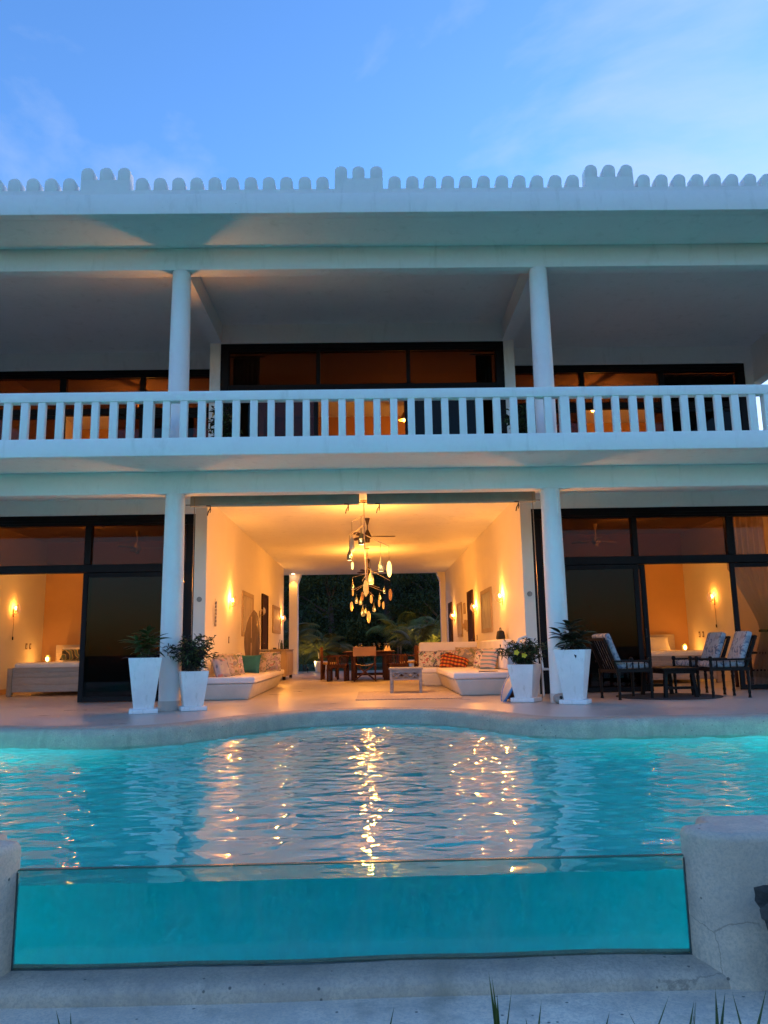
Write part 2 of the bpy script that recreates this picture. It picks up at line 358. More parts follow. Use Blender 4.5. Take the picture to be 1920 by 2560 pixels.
for q_ in ('dark_frame', 'dark_wood', 'door_wood', 'red_wood', 'fan_brown', 'black_curtain', 'leaf_tree_') :
    if q_ in MT: MT[q_].node_tree.nodes['Principled BSDF'].inputs['Specular IOR Level'].default_value = 0.15
emis('bulb', (1.0, 0.60, 0.20), 1.1); emis('bulb_hot', (1.0, 0.62, 0.16), 3.0); emis('led', (1.0, 0.72, 0.42), 5); emis('pool_led', (0.75, 1.0, 0.95), 1.2)
emis('bulb_off', (0.6, 0.5, 0.4), 0.0)
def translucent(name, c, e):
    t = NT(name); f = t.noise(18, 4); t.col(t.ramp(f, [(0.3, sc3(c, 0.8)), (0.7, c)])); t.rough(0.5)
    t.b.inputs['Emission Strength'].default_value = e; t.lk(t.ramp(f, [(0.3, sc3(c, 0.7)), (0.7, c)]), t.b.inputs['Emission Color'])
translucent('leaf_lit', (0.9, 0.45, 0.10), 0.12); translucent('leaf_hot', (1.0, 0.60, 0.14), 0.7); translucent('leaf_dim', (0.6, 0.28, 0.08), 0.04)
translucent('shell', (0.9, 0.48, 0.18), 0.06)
simple('leaf_pale', (0.50, 0.47, 0.46), 0.5, 0.1, 20)
def leafmat(name, c0, c1, rough=0.45, sc=9, rim=None):
    t = NT(name); t.lk(t.tc.outputs['Object'], t.n.new('ShaderNodeMapping').inputs[0])
    f = t.noise(sc, 3); c = t.ramp(f, [(0.3, c0), (0.7, c1)])
    oi = t.n.new('ShaderNodeObjectInfo'); c = t.mix(oi.outputs['Random'], c, sc3(c0, 0.75)); t.col(c); t.rough(rough)
    t.b.inputs['Specular IOR Level'].default_value = 0.12 if name in ('leaf_tree', 'leaf_palm') else 0.3
    t.m.use_backface_culling = False
leafmat('leaf_green', (0.055, 0.095, 0.028), (0.10, 0.165, 0.05)); leafmat('leaf_dark', (0.012, 0.022, 0.012), (0.03, 0.05, 0.022))
leafmat('leaf_purple', (0.014, 0.010, 0.016), (0.03, 0.018, 0.03)); leafmat('leaf_palm', (0.075, 0.085, 0.016), (0.15, 0.15, 0.03))
leafmat('leaf_tree', (0.020, 0.032, 0.008), (0.050, 0.062, 0.016), 0.6); leafmat('leaf_croton', (0.018, 0.022, 0.012), (0.04, 0.05, 0.02))
leafmat('leaf_rim', (0.16, 0.17, 0.09), (0.24, 0.24, 0.14)); leafmat('leaf_maroon', (0.05, 0.012, 0.010), (0.09, 0.025, 0.018))
leafmat('grass_blade', (0.045, 0.07, 0.015), (0.10, 0.14, 0.035))
simple('bark', (0.06, 0.045, 0.035), 0.9, 0.25, 10, 0.8, 25); simple('stem', (0.09, 0.07, 0.045), 0.8, 0.25, 12)
simple('petal', (0.75, 0.55, 0.02), 0.6, 0.1, 20)
# printed cloths
def printed(name, base, cols, sc=7, seed=0.0):
    t = NT(name); mp_ = t.n.new('ShaderNodeMapping'); mp_.inputs['Location'].default_value = (seed, seed * 1.7, seed * 0.6); t.lk(t.co, mp_.inputs[0]); v = mp_.outputs[0]
    c = base
    for k, q in enumerate(cols):
        f = t.noise(sc * 0.62 * (0.7 + 0.3 * k), 2, 0.5, 1.8, vec=v)
        mp_ = t.n.new('ShaderNodeMapping'); mp_.inputs['Location'].default_value = (3.1 * k + 1, 1.3 * k, 2.2 * k); t.lk(v, mp_.inputs[0]); v = mp_.outputs[0]
        c = t.mix(t.ramp(f, [(0.56, (0, 0, 0)), (0.60, (1, 1, 1))]), c, q)
    t.col(c); t.rough(0.85); t.bump(t.noise(120, 2), 0.2, 0.002)
CR = (0.62, 0.56, 0.47)
printed('print_palm', (0.34, 0.35, 0.37), [(0.22, 0.23, 0.26), (0.28, 0.25, 0.25), (0.10, 0.13, 0.19)], 9)
printed('print_floral', CR, [(0.50, 0.10, 0.09), (0.07, 0.07, 0.13), (0.20, 0.24, 0.14), (0.55, 0.30, 0.30)], 12, 1.3)
printed('print_turtle', CR, [(0.05, 0.06, 0.13), (0.45, 0.12, 0.12), (0.22, 0.25, 0.16)], 14, 4.1)
printed('print_flamingo', (0.60, 0.52, 0.44), [(0.55, 0.20, 0.20), (0.14, 0.17, 0.09), (0.22, 0.24, 0.14), (0.42, 0.30, 0.38)], 13, 2.2)
printed('print_tan', (0.50, 0.38, 0.28), [(0.24, 0.22, 0.24), (0.36, 0.26, 0.16), (0.20, 0.20, 0.10)], 9, 3.0)
printed('print_grey', (0.42, 0.35, 0.32), [(0.20, 0.18, 0.24), (0.30, 0.16, 0.14), (0.24, 0.23, 0.13)], 8, 5.5)
printed('print_fish', (0.36, 0.33, 0.36), [(0.45, 0.20, 0.20), (0.13, 0.14, 0.20), (0.40, 0.38, 0.36)], 6, 6.6)
printed('print_jungle', (0.05, 0.20, 0.16), [(0.65, 0.30, 0.14), (0.02, 0.05, 0.03), (0.60, 0.48, 0.16), (0.015, 0.03, 0.02)], 11, 1.1)
t = NT('print_stripe'); f = t.wave(4.2, 1.5, 'Z'); c = t.ramp(f, [(0.0, (0.50, 0.30, 0.28)), (0.4, (0.55, 0.50, 0.46)), (0.75, (0.16, 0.24, 0.30))]); t.col(c); t.rough(0.85)
t = NT('print_zigzag'); f = t.wave(3.5, 6, 'DIAGONAL'); t.col(t.ramp(f, [(0.0, (0.06, 0.06, 0.05)), (0.35, (0.55, 0.40, 0.14)), (0.65, (0.16, 0.20, 0.10))], True)); t.rough(0.85)
t = NT('plaid')
a = t.wave(4.0, 0.3, 'X', 0); b = t.wave(4.0, 0.3, 'Z', 0)
c = t.mix(t.ramp(a, [(0.45, (0, 0, 0)), (0.5, (1, 1, 1))]), (0.42, 0.05, 0.02), (0.62, 0.22, 0.03))
c = t.mix(t.ramp(b, [(0.5, (0, 0, 0)), (0.55, (0.85, 0.85, 0.85))]), c, (0.035, 0.012, 0.010)); t.col(c); t.rough(0.95)
def painting(name, bgc, fg, seed):
    t = NT(name); mp_ = t.n.new('ShaderNodeMapping'); mp_.inputs['Location'].default_value = (seed, seed, seed); mp_.inputs['Scale'].default_value = (6, 6, 1.4); t.lk(t.co, mp_.inputs[0])
    f = t.noise(1.6, 5, 0.6, 1.2, vec=mp_.outputs[0]); g = t.noise(5, 4)
    c = t.ramp(f, [(0.50, sc3(bgc, 1.0)), (0.58, sc3(bgc, 0.6)), (0.66, fg)]); t.col(t.mix(g, c, sc3(bgc, 1.15))); t.rough(0.7)
painting('art_beach', (0.50, 0.42, 0.34), (0.10, 0.09, 0.09), 1.0); painting('art_grass', (0.46, 0.38, 0.30), (0.07, 0.08, 0.06), 5.0)
painting('art_figures', (0.40, 0.38, 0.33), (0.08, 0.04, 0.03), 8.0); painting('art_strips', (0.50, 0.44, 0.36), (0.05, 0.05, 0.06), 3.0)
painting('art_dark', (0.018, 0.018, 0.018), (0.035, 0.03, 0.02), 3.0); painting('art_tree', (0.07, 0.045, 0.03), (0.006, 0.006, 0.006), 6.0)

# ================================================================== ground, pool, terrace
def zg(y):
    k = min(1, max(0, (y - 9) / 14)); return -0.75 + 0.69 * k * k * (3 - 2 * k)
xs = [-600, -200, -60, -25, -14, -9.0, 9.0, 14, 25, 60, 200, 600]
ys = [-600, -200, -60, -20, -6, 0, 3.30, 6, 9, 12, 15, 18, 21, 24, 27, 30.6, 36, 45, 60, 120, 300, 900]
mb = MB(); idx = {}
for i, x in enumerate(xs):
    for j, y in enumerate(ys):
        idx[i, j] = len(mb.v); mb.v.append((x, y, zg(y)))
for i in range(len(xs) - 1):
    for j in range(len(ys) - 1):
        if xs[i] >= -9.01 and xs[i + 1] <= 9.01 and ys[j] >= 3.29 and ys[j + 1] <= 30.61: continue
        mb.f.append((idx[i, j], idx[i + 1, j], idx[i + 1, j + 1], idx[i, j + 1]))
tag(obj('ground', mb, 'lawn', smooth=False), 'lawn in front of the pool and behind the house', kind='structure')

def catmull(P, n=10):
    out = []
    for i in range(len(P) - 1):
        p0 = P[max(i - 1, 0)]; p1 = P[i]; p2 = P[i + 1]; p3 = P[min(i + 2, len(P) - 1)]
        for k in range(n):
            u = k / n
            out.append(tuple(0.5 * (2 * p1[a] + (p2[a] - p0[a]) * u + (2 * p0[a] - 5 * p1[a] + 4 * p2[a] - p3[a]) * u * u + (3 * p1[a] - p0[a] - 3 * p2[a] + p3[a]) * u ** 3) for a in (0, 1)))
    return out + [tuple(P[-1][:2])]
RIM = [(-9.0, 9.75), (-6.2, 9.5), (-4.6, 9.16), (-4.0, 8.98), (-3.3, 8.80), (-2.75, 8.74), (-2.3, 8.92), (-1.91, 9.32), (-1.47, 10.0), (-0.95, 10.55), (-0.4, 10.80), (0.16, 10.84), (0.7, 10.66), (1.1, 10.28),
       (1.42, 9.72), (1.68, 9.18), (2.0, 8.86), (2.5, 8.74), (3.2, 8.73), (4.4, 8.74), (6.2, 8.85), (9.0, 9.0)]
curve = catmull(RIM, 10)
NP = len(curve)
nrm = []
for i in range(NP):
    a = Vector(curve[max(i - 1, 0)]); b = Vector(curve[min(i + 1, NP - 1)]); d = (b - a).normalized(); nrm.append(Vector((-d.y, d.x)))   # towards the house
WZ = -0.19
prof = [(0.0, -0.34), (0.0, -0.10)] + [(0.075 - 0.075 * math.cos(a * PI / 12), -0.10 + 0.10 * math.sin(a * PI / 12)) for a in range(1, 7)] + [(0.30, 0.004)]
mb = MB(); R_ = len(prof)
for (x, y), n_ in zip(curve, nrm):
    for d, z in prof: mb.v.append((x + n_.x * d, y + n_.y * d, z))
for i in range(NP - 1):
    for k in range(R_ - 1):
        a = i * R_ + k; mb.f.append((a, a + R_, a + R_ + 1, a + 1))
tag(obj('pool_rim', mb, 'rim_shaded', ang=60), 'rounded plaster rim curving along the far side of the pool', kind='structure')
# terrace and indoor floor: one cement sheet from the rim to the back of the house
mb = MB()
for (x, y), n_ in zip(curve, nrm):
    mb.v.append((x + n_.x * 0.16, y + n_.y * 0.16, 0.0)); mb.v.append((x + n_.x * 0.32, y + n_.y * 0.32, 0.0)); mb.v += [(x, 12.2, 0.0), (x, 30.6, 0.0), (x, 30.6, -0.9)]
for i in range(NP - 1):
    for k in range(4):
        a = i * 5 + k; mb.f.append((a, a + 5, a + 6, a + 1))
tag(obj('terrace_floor', mb, 'cement', smooth=False), 'polished cement terrace running into the open living room', kind='structure')
# pool basin
mb = MB(); B0 = -1.45
for (x, y) in curve: mb.v += [(x, y + 0.005, -0.33), (x, y + 0.005, B0)]
for i in range(NP - 1): mb.f.append((2 * i, 2 * i + 1, 2 * i + 3, 2 * i + 2))
PX0, PX1 = -6.6, 6.6
mb.add([(PX0 - 2.4, 3.6, B0), (PX1 + 2.4, 3.6, B0), (PX1 + 2.4, 11.4, B0), (PX0 - 2.4, 11.4, B0)], [(0, 1, 2, 3)])
mb.box(PX0 - 0.4, PX0, 3.7, 10.2, B0 + 0.01, -0.012); mb.box(PX1, PX1 + 0.4, 3.7, 10.2, B0 + 0.01, -0.012)
mb.box(PX0, PX1, 3.62, 3.8, B0 + 0.01, -0.60); mb.box(PX0, -1.74, 3.75, 3.845, -0.61, -0.13); mb.box(1.55, PX1, 3.75, 3.845, -0.61, -0.13)
tag(obj('pool_basin', mb, 'pool_plaster', smooth=False), 'pale turquoise plaster basin of the pool', kind='structure')
mb = MB(); mb.box(-9, PX0 - 0.05, 3.85, 10.0, -0.9, -0.004); mb.box(PX1 + 0.05, 9, 3.85, 9.3, -0.9, -0.004)
tag(obj('side_terrace', mb, 'cement', smooth=False), 'cement deck along the short ends of the pool', kind='structure')
# water body with real ripples
rs = np.random.RandomState(5)
gx = np.arange(PX0 - 0.02, PX1 + 0.03, 0.026); gy = np.arange(3.657, 11.2, 0.018)
X, Y = np.meshgrid(gx, gy, indexing='ij'); Z = np.zeros_like(X)
for k in range(70):
    lam = 0.06 * (7 ** rs.rand()); th = rs.normal(PI / 2, 0.5); kk = 2 * PI / lam
    amp = 0.0031 * lam * (1.0 if lam < 0.5 else 0.75)
    Z += amp * np.sin(kk * (np.cos(th) * X + np.sin(th) * Y) + rs.rand() * 6.28 + 1.2 * np.sin(0.7 * X + k) + 1.0 * np.cos(0.6 * Y - k))
patch = 0.55 + 0.45 * np.sin(0.8 * X + 0.5 * Y) * np.cos(0.55 * X - 0.9 * Y + 1.0)
far = np.clip((Y - 3.6) / 4.0, 0, 1)
Z = WZ + Z * (0.30 + 0.25 * patch + 0.65 * far)
nx, ny = X.shape
vt = np.stack([X.ravel(), Y.ravel(), Z.ravel()], 1).tolist()
I = np.arange(nx * ny).reshape(nx, ny)
fq = np.stack([I[:-1, :-1], I[1:, :-1], I[1:, 1:], I[:-1, 1:]], -1).reshape(-1, 4).tolist()
loop = list(I[:, 0]) + list(I[-1, 1:]) + list(I[-2::-1, -1]) + list(I[0, -2:0:-1])
n0 = len(vt); lb = []
for q in loop: lb.append(len(vt)); vt.append((vt[q][0], vt[q][1], B0 - 0.05))
for i in range(len(loop)):
    j = (i + 1) % len(loop); fq.append((int(loop[j]), int(loop[i]), lb[i], lb[j]))
fq.append(tuple(reversed(lb)))
me = bpy.data.meshes.new('pool_water'); me.from_pydata(vt, [], fq); me.polygons.foreach_set('use_smooth', [True] * len(me.polygons)); me.set_sharp_from_angle(angle=rad(50)); me.materials.append(MT['water'])
tag(obj('pool_water', None, 'water', me=me), 'rippled turquoise pool water lit from below', kind='structure')
# front wall of the pool, glass panel, lower step
GL, GR = -1.556, 1.368
fw = thing('pool_front_wall', 'rough grey plaster wall framing the glass panel at the near pool edge', 'wall', (-0.09, 3.5, -0.75))
def wall_end(sgn, x0, x1, name):
    mb = MB(); pts = []
    prof2 = [(x1, 3.44), (x0 + sgn * 0.17, 3.44), (x0 + sgn * 0.10, 3.463), (x0 + sgn * 0.045, 3.51), (x0 + sgn * 0.015, 3.57), (x0, 3.62), (x0, 3.658), (x0 + sgn * 0.12, 3.69), (x0 + sgn * 0.14, 3.835), (x1, 3.835)]
    if sgn < 0: prof2 = prof2[::-1]
    n = len(prof2); cxm = 0.5 * (x0 + x1); rows = [(-0.80, 0), (-0.036, 0)] + [(-0.036 + 0.036 * math.sin(a * PI / 10), 0.036 - 0.036 * math.cos(a * PI / 10)) for a in range(1, 6)]
    for z, ins in rows:
        for (x, y) in prof2:
            xx = x if abs(x - x1) < 1e-6 else x + sgn * ins * (1 if abs(x - x0) < 0.2 else 0)
            yy = 3.64 + (y - 3.64) * (1 - ins / 0.2)
            mb.v.append((xx, yy, z + 0.004 * math.sin(9 * x + 3 * z)))
    for r in range(len(rows) - 1):
        for k in range(n):
            k2 = (k + 1) % n; mb.f.append((r * n + k, r * n + k2, (r + 1) * n + k2, (r + 1) * n + k))
    mb.f.append(tuple((len(rows) - 1) * n + k for k in range(n)))
    return obj(name, mb, 'rim', fw, world=True, ang=70)
wall_end(-1, GL, -9.0, 'wall_block'); wall_end(1, GR, 9.0, 'wall_block')
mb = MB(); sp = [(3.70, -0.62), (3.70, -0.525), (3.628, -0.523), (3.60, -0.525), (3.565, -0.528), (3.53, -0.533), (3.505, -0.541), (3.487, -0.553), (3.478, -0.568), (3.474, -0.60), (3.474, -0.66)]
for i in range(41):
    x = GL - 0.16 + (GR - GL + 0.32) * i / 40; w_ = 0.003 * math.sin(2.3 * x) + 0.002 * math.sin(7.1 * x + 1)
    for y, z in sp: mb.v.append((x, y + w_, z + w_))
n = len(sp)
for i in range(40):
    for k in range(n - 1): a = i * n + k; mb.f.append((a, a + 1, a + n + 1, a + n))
obj('sill', mb, 'rim_shaded', fw, world=True, ang=75)
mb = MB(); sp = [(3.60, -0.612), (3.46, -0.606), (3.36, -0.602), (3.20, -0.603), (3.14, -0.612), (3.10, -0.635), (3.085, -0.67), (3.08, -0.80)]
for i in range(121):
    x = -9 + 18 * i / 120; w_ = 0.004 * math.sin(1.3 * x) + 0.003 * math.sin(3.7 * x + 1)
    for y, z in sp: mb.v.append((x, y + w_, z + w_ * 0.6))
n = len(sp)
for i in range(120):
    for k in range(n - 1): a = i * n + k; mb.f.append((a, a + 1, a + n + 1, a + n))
obj('step', mb, 'rim_lit', fw, world=True, ang=75)
mb = MB()
for sx_, x in ((1, GL), (-1, GR)): mb.tube([(x + sx_ * 0.004, 3.628, -0.13), (x + sx_ * 0.004, 3.628, -0.52)], 0.004, 6)
mb.tube([(GL, 3.628, -0.523), (GR, 3.628, -0.526)], 0.004, 6)
obj('sealant', mb, 'sealant_dark', fw, world=True)
mb = MB(); mb.box(GL + 0.001, GR - 0.001, 3.632, 3.655, -0.56, -0.125)
tag(obj('pool_glass_panel', mb, 'pool_glass', smooth=False), 'long clear glass panel closing the near side of the pool', 'glass panel'); PG = bpy.data.objects['pool_glass_panel']; obj('polished_edge', MB().box(GL + 0.002, GR - 0.002, 3.6325, 3.6545, -0.1249, -0.1195), 'glass_edge', PG)
# rough stone at the right of the front wall
mb = MB(); mb.ell((0, 0, 0), (0.62, 0.22, 0.40), 90, 54, 0.55)
vv = []
from mathutils import noise as mn
for p in mb.v:
    q = Vector(p); d = mn.fractal(q * 6, 0.6, 2.1, 6) * 0.10 + mn.noise(q * 18) * 0.035; vv.append(tuple(q * (1 + d * 2.2)))
mb.v = vv
tag(obj('stone_block', mb, 'rock', loc=(2.235, 3.36, -0.45), ang=30), 'rough dark coral stone set against the right end of the pool wall', 'stone')
# underwater lamps in the basin walls
pl_spots = [(-6.6, 5.2, -0.70, (1, 0, 0)), (6.6, 5.2, -0.70, (-1, 0, 0)), (-6.6, 7.9, -0.70, (1, 0, 0)), (6.6, 7.9, -0.70, (-1, 0, 0)), (-3.9, 3.815, -0.75, (0, 1, 0)), (3.7, 3.815, -0.75, (0, 1, 0))]
pl_lab = ['nearer the lawn in the left end wall', 'nearer the lawn in the right end wall', 'nearer the house in the left end wall', 'nearer the house in the right end wall', 'in the near wall left of the glass', 'in the near wall right of the glass']
pl_pow = [50, 50, 40, 40, 12, 12]
for (x, y, z, d), lb_, pw in zip(pl_spots, pl_lab, pl_pow):
    tt = thing('pool_light', 'round underwater pool light ' + lb_, 'pool light', (x, y, z), 0, 'underwater pool lights')
    d = Vector(d); mb = MB(); mb.tube([(0, 0, 0), d * 0.03], 0.09, 20); obj('housing', mb, 'plastic_white', tt)
    mb = MB(); mb.tube([d * 0.031, d * 0.036], 0.07, 20); obj('lens', mb, 'pool_led', tt)
    lamp(tt, d * 0.12, pw, (0.55, 1.0, 0.93), 0.05, spot=120, aim=d + Vector((0, 0, -0.22)), blend=0.7)

# ================================================================== the villa
CXM = -0.09
V = thing('villa', 'white two storey villa with a battlement roof, open living room and balcony', 'house', (CXM, 13.4, 0))
def vp(name, boxes, mat='plaster', bevel=0.0, parent=None):
    mb = MB()
    for b in boxes: mb.box(*b)
    return obj(name, mb, mat, parent or V, world=True, bevel=bevel, smooth=bool(bevel))
HX0, HX1 = -8.35, 8.17; EX0, EX1 = -8.75, 8.55
LXa, LXb, RXa, RXb = -3.03, -2.825, 2.638, 2.83
# ground floor
vp('wall', [(HX0, LXa, 13.4, 13.62, 3.18, 3.444), (HX0, -8.1, 13.4, 13.62, 0, 3.179)]); vp('wall', [(RXb, HX1, 13.4, 13.62, 3.18, 3.444), (7.92, HX1, 13.4, 13.62, 0, 3.179)])
vp('wall', [(LXa, LXb, 13.4, 25.4, 0, 3.444)], 'plaster_in'); vp('wall', [(RXa, RXb, 13.4, 27.75, 0, 3.444)], 'plaster_in')
vp('wall', [(HX0, -7.706, 13.62, 18.8, 0, 3.444)], 'plaster_in'); vp('wall', [(7.53, HX1, 13.62, 18.8, 0, 3.444)], 'plaster_in')
vp('accent_wall', [(-7.706, LXa, 18.6, 18.8, 0, 3.444)], 'ochre_wall'); vp('accent_wall', [(RXb, 7.53, 18.6, 18.8, 0, 3.444)], 'ochre_wall')
vp('wall', [(HX0, -3.6, 26.0, 26.2, 0, 3.444)], 'plaster'); vp('wall', [(RXb, HX1, 27.5, 27.75, 0, 3.444)], 'plaster')
vp('pillar', [(-2.85, -2.56, 27.3, 27.72, 0, 3.443)], 'plaster_in'); vp('pillar', [(2.45, 2.637, 27.45, 27.74, 0, 3.443)], 'plaster_in')
for sx_, x in ((1, -2.56), (-1, 2.45)):
    mb = MB(); mb.add([(x, 27.3, 3.442), (x + sx_ * 0.12, 27.3, 3.442), (x, 27.3, 3.1), (x, 27.72, 3.442), (x + sx_ * 0.12, 27.72, 3.442), (x, 27.72, 3.1)], [(0, 1, 2), (5, 4, 3), (0, 2, 5, 3), (1, 0, 3, 4), (2, 1, 4, 5)])
    obj('bracket', mb, 'plaster_in', V, world=True)
vp('skirting', [(LXb, LXb + 0.012, 13.42, 25.38, 0.001, 0.10)], 'masonry_base'); vp('skirting', [(RXa - 0.012, RXa, 13.42, 27.4, 0.001, 0.10)], 'masonry_base')
vp('skirting', [(-7.706, -7.692, 13.7, 18.6, 0.001, 0.11)], 'ochre_wall')
vp('floor_slab', [(EX0, EX1, 10.5, 27.75, 3.445, 3.55)]); vp('balcony_floor', [(EX0, EX1, 10.51, 21.2, 3.551, 3.5545)], 'floor_screed')
# first floor
vp('wall', [(-3.02, 2.84, 14.25, 14.45, 6.65, 7.029)]); vp('wall', [(HX0, -3.02, 15.6, 15.8, 6.65, 7.029), (HX0, -8.1, 15.6, 15.8, 3.55, 6.649)]); vp('wall', [(2.84, HX1, 15.6, 15.8, 6.65, 7.029), (8.0, HX1, 15.6, 15.8, 3.55, 6.649)])
vp('wall', [(-3.02, -2.82, 14.25, 20.6, 3.55, 6.648)]); vp('wall', [(2.64, 2.84, 14.25, 20.6, 3.55, 6.648)])
vp('wall', [(-3.018, -2.82, 14.46, 21.5, 6.651, 7.028)]); vp('wall', [(2.64, 2.838, 14.46, 21.5, 6.651, 7.028)])
vp('accent_wall', [(-2.82, 2.64, 20.4, 20.6, 3.55, 7.028)], 'brown_wall'); vp('accent_wall', [(HX0, -3.02, 21.3, 21.5, 3.55, 7.028)], 'ochre_wall'); vp('accent_wall', [(2.84, HX1, 21.3, 21.5, 3.55, 7.028)], 'ochre_wall')
vp('wall', [(HX0, -8.1, 15.8, 21.3, 3.55, 7.028)], 'plaster_in'); vp('wall', [(7.97, HX1, 15.8, 21.3, 3.55, 7.028)], 'plaster_in')
vp('roof_slab', [(EX0, EX1, 10.5, 22.0, 7.03, 7.2)])
# beams
vp('beam', [(EX0 + 0.3, EX1 - 0.2, 11.31, 11.55, 3.115, 3.446)], bevel=0.008); vp('beam', [(EX0 + 0.3, EX1 - 0.2, 11.31, 11.55, 6.66, 7.031)], bevel=0.008)
vp('cross_beam', [(-3.03, -2.80, 11.55, 14.25, 6.66, 7.031)]); vp('cross_beam', [(2.62, 2.85, 11.55, 14.25, 6.66, 7.031)])
vp('cross_beam', [(8.17, 8.40, 11.55, 22.0, 6.22, 7.031)]); vp('cross_beam', [(-8.58, -8.35, 11.55, 22.0, 6.22, 7.031)])
# columns with a slight swelling and a cement foot
for x in (-2.89, 2.717):
    for z0, z1 in ((0.0, 3.116), (3.55, 6.661)):
        mb = MB(); H = z1 - z0
        mb.lathe([(0.153, 0.0), (0.155, H * 0.3), (0.152, H * 0.6), (0.142, H * 0.93), (0.140, H)], 32, (x, 11.43, z0)); c_ = obj('column', mb, 'plaster', V, world=True)
        if z0 == 0:
            mb = MB(); mb.lathe([(0.158, 0.001), (0.1575, 0.13)], 32, (x, 11.43, 0)); obj('foot', mb, 'masonry_base', c_, world=True)
for x in (-8.3, 8.15):
    for z0, z1 in ((0.0, 3.116), (3.55, 6.661)):
        mb = MB(); mb.lathe([(0.15, 0), (0.14, z1 - z0)], 24, (x, 11.43, z0)); obj('column', mb, 'plaster', V, world=True)
# roof edge: fascia, parapet, merlons
vp('fascia', [(EX0, EX1, 10.34, 10.5, 7.03, 7.337)], bevel=0.006)
pr = vp('parapet', [(EX0, EX1, 10.362, 10.55, 7.337, 7.417)])
P_ = 0.2625
def merlon_mesh(h, r=0.078):
    mb = MB(); w = 0.09; pts = [(-w, 0.0)] + [(w * math.cos(a) , h - r * 1.0 + r * math.sin(a)) for a in [PI - PI * k / 8 for k in range(9)]] + [(w, 0.0)]
    n = len(pts); mb.add([(x, 0, z) for x, z in pts] + [(x, 0.17, z) for x, z in pts], [tuple(range(n)), tuple(range(2 * n - 1, n - 1, -1))] + [(i, n + i, n + (i + 1) % n, (i + 1) % n) for i in range(n)])
    return mb
mm = {}
for h in (0.208, 0.204): 
    me = mesh_of(merlon_mesh(h), 'merlon', bevel=0.004); me.materials.append(MT['plaster']); mm[h] = me
k0 = -0.09 - P_ * 33
gc = (-3.77, -0.087, 3.60)
po = origin_of(pr)
for g in gc:
    vp('merlon_base', [(g - 0.352, g + 0.352, 10.362, 10.55, 7.417, 7.585)], parent=pr)
for k in range(67):
    x = k0 + P_ * k
    big = any(abs(x - g) < 0.36 for g in gc)
    if x < EX0 + 0.1 or x > EX1 - 0.1: continue
    if big:
        g = min(gc, key=lambda q: abs(q - x)); kk = round((x - g) / P_); x = g + kk * P_
    o = obj('merlon', None, 'plaster', pr, me=mm[0.204 if big else 0.208]); o.location = (x - po.x + rnd.uniform(-.004, .004), 10.366 - po.y, (7.584 if big else 7.4165) - po.z + rnd.uniform(-.004, .0))
# balcony
cb = vp('balustrade', [(EX0, EX1, 10.34, 10.5, 3.445, 3.695)], bevel=0.006)
vp('handrail', [(EX0, EX1, 10.336, 10.475, 4.22, 4.357)], bevel=0.008, parent=cb)
bo = origin_of(cb)
posts = [-8.68, -5.93, -3.027, -0.12, 2.733, 5.60, 8.42]
me_p = mesh_of(MB().box(-0.064, 0.064, 0, 0.12, 3.694, 4.221), 'post'); me_p.materials.append(MT['plaster'])
me_b = mesh_of(MB().box(-0.05, 0.05, 0, 0.07, 3.694, 4.221), 'baluster', bevel=0.004); me_b.materials.append(MT['plaster'])
for p in posts:
    o = obj('post', None, 'plaster', cb, me=me_p); o.location = (p - bo.x, 10.343 - bo.y, 0 - bo.z)
for a, b in zip(posts[:-1], posts[1:]):
    n = round((b - a) / 0.2385)
    for k in range(1, n):
        o = obj('baluster', None, 'plaster', cb, me=me_b); o.location = (a + (b - a) * k / n - bo.x + rnd.uniform(-.009, .009), 10.35 - bo.y + rnd.uniform(-.003, .003), -bo.z); o.rotation_euler = (0, 0, rnd.uniform(-.05, .05)); o.scale = (rnd.uniform(0.95, 1.06), 1, 1)
# sliding doors
def slider(x0, x1, y, z0, zb0, zb1, zt, ztop, mulls, panes, sashes, jamb=0.16, clear_from=99):
    fr = MB()
    fr.box(x0, x1, y + 0.02, y + 0.16, zt, ztop); fr.box(x0, x0 + jamb, y + 0.02, y + 0.16, z0, zt); fr.box(x1 - jamb, x1, y + 0.02, y + 0.16, z0, zt)
    fr.box(x0 + jamb, x1 - jamb, y + 0.025, y + 0.155, zb0, zb1)
    fr.box(x0 + jamb, x1 - jamb, y + 0.0, y + 0.05, zt + 0.04, zt + 0.09)
    for a, b in mulls: fr.box(a, b, y + 0.022, y + 0.15, zb1, zt)
    f = obj('sliding_door', fr, 'dark_frame', V, world=True, bevel=0.006, seg=1)
    for a, b in panes:
        obj('transom_pane', MB().box(a + 0.002, b - 0.002, y + 0.075, y + 0.083, zb1 + 0.002, zt - 0.002), 'tinted_glass' if a < clear_from else 'smoked_glass', f, world=True, smooth=False)
    for a, b, dy in sashes:
        s = MB(); w = 0.085
        for q in ((a, a + w, z0 + 0.006, zb0 - 0.004), (b - w, b, z0 + 0.006, zb0 - 0.004)): s.box(q[0], q[1], y + dy, y + dy + 0.04, q[2], q[3])
        s.box(a + w, b - w, y + dy + 0.002, y + dy + 0.038, z0 + 0.006, z0 + 0.09); s.box(a + w, b - w, y + dy + 0.002, y + dy + 0.038, zb0 - 0.08, zb0 - 0.004)
        obj('sash', s, 'dark_frame', f, world=True, bevel=0.004, seg=1)
        obj('pane', MB().box(a + w, b - w, y + dy + 0.016, y + dy + 0.024, z0 + 0.09, zb0 - 0.08), 'tinted_glass' if a < clear_from else 'smoked_glass', f, world=True, smooth=False)
    return f
slider(-8.1, LXa, 13.4, 0.002, 2.18, 2.32, 3.0, 3.179, [(-4.935, -4.82), (-6.62, -6.5)], [(-4.82, -3.19), (-6.5, -4.935), (-7.94, -6.62)], [(-4.94, -3.18, 0.05), (-4.90, -3.22, 0.10)])
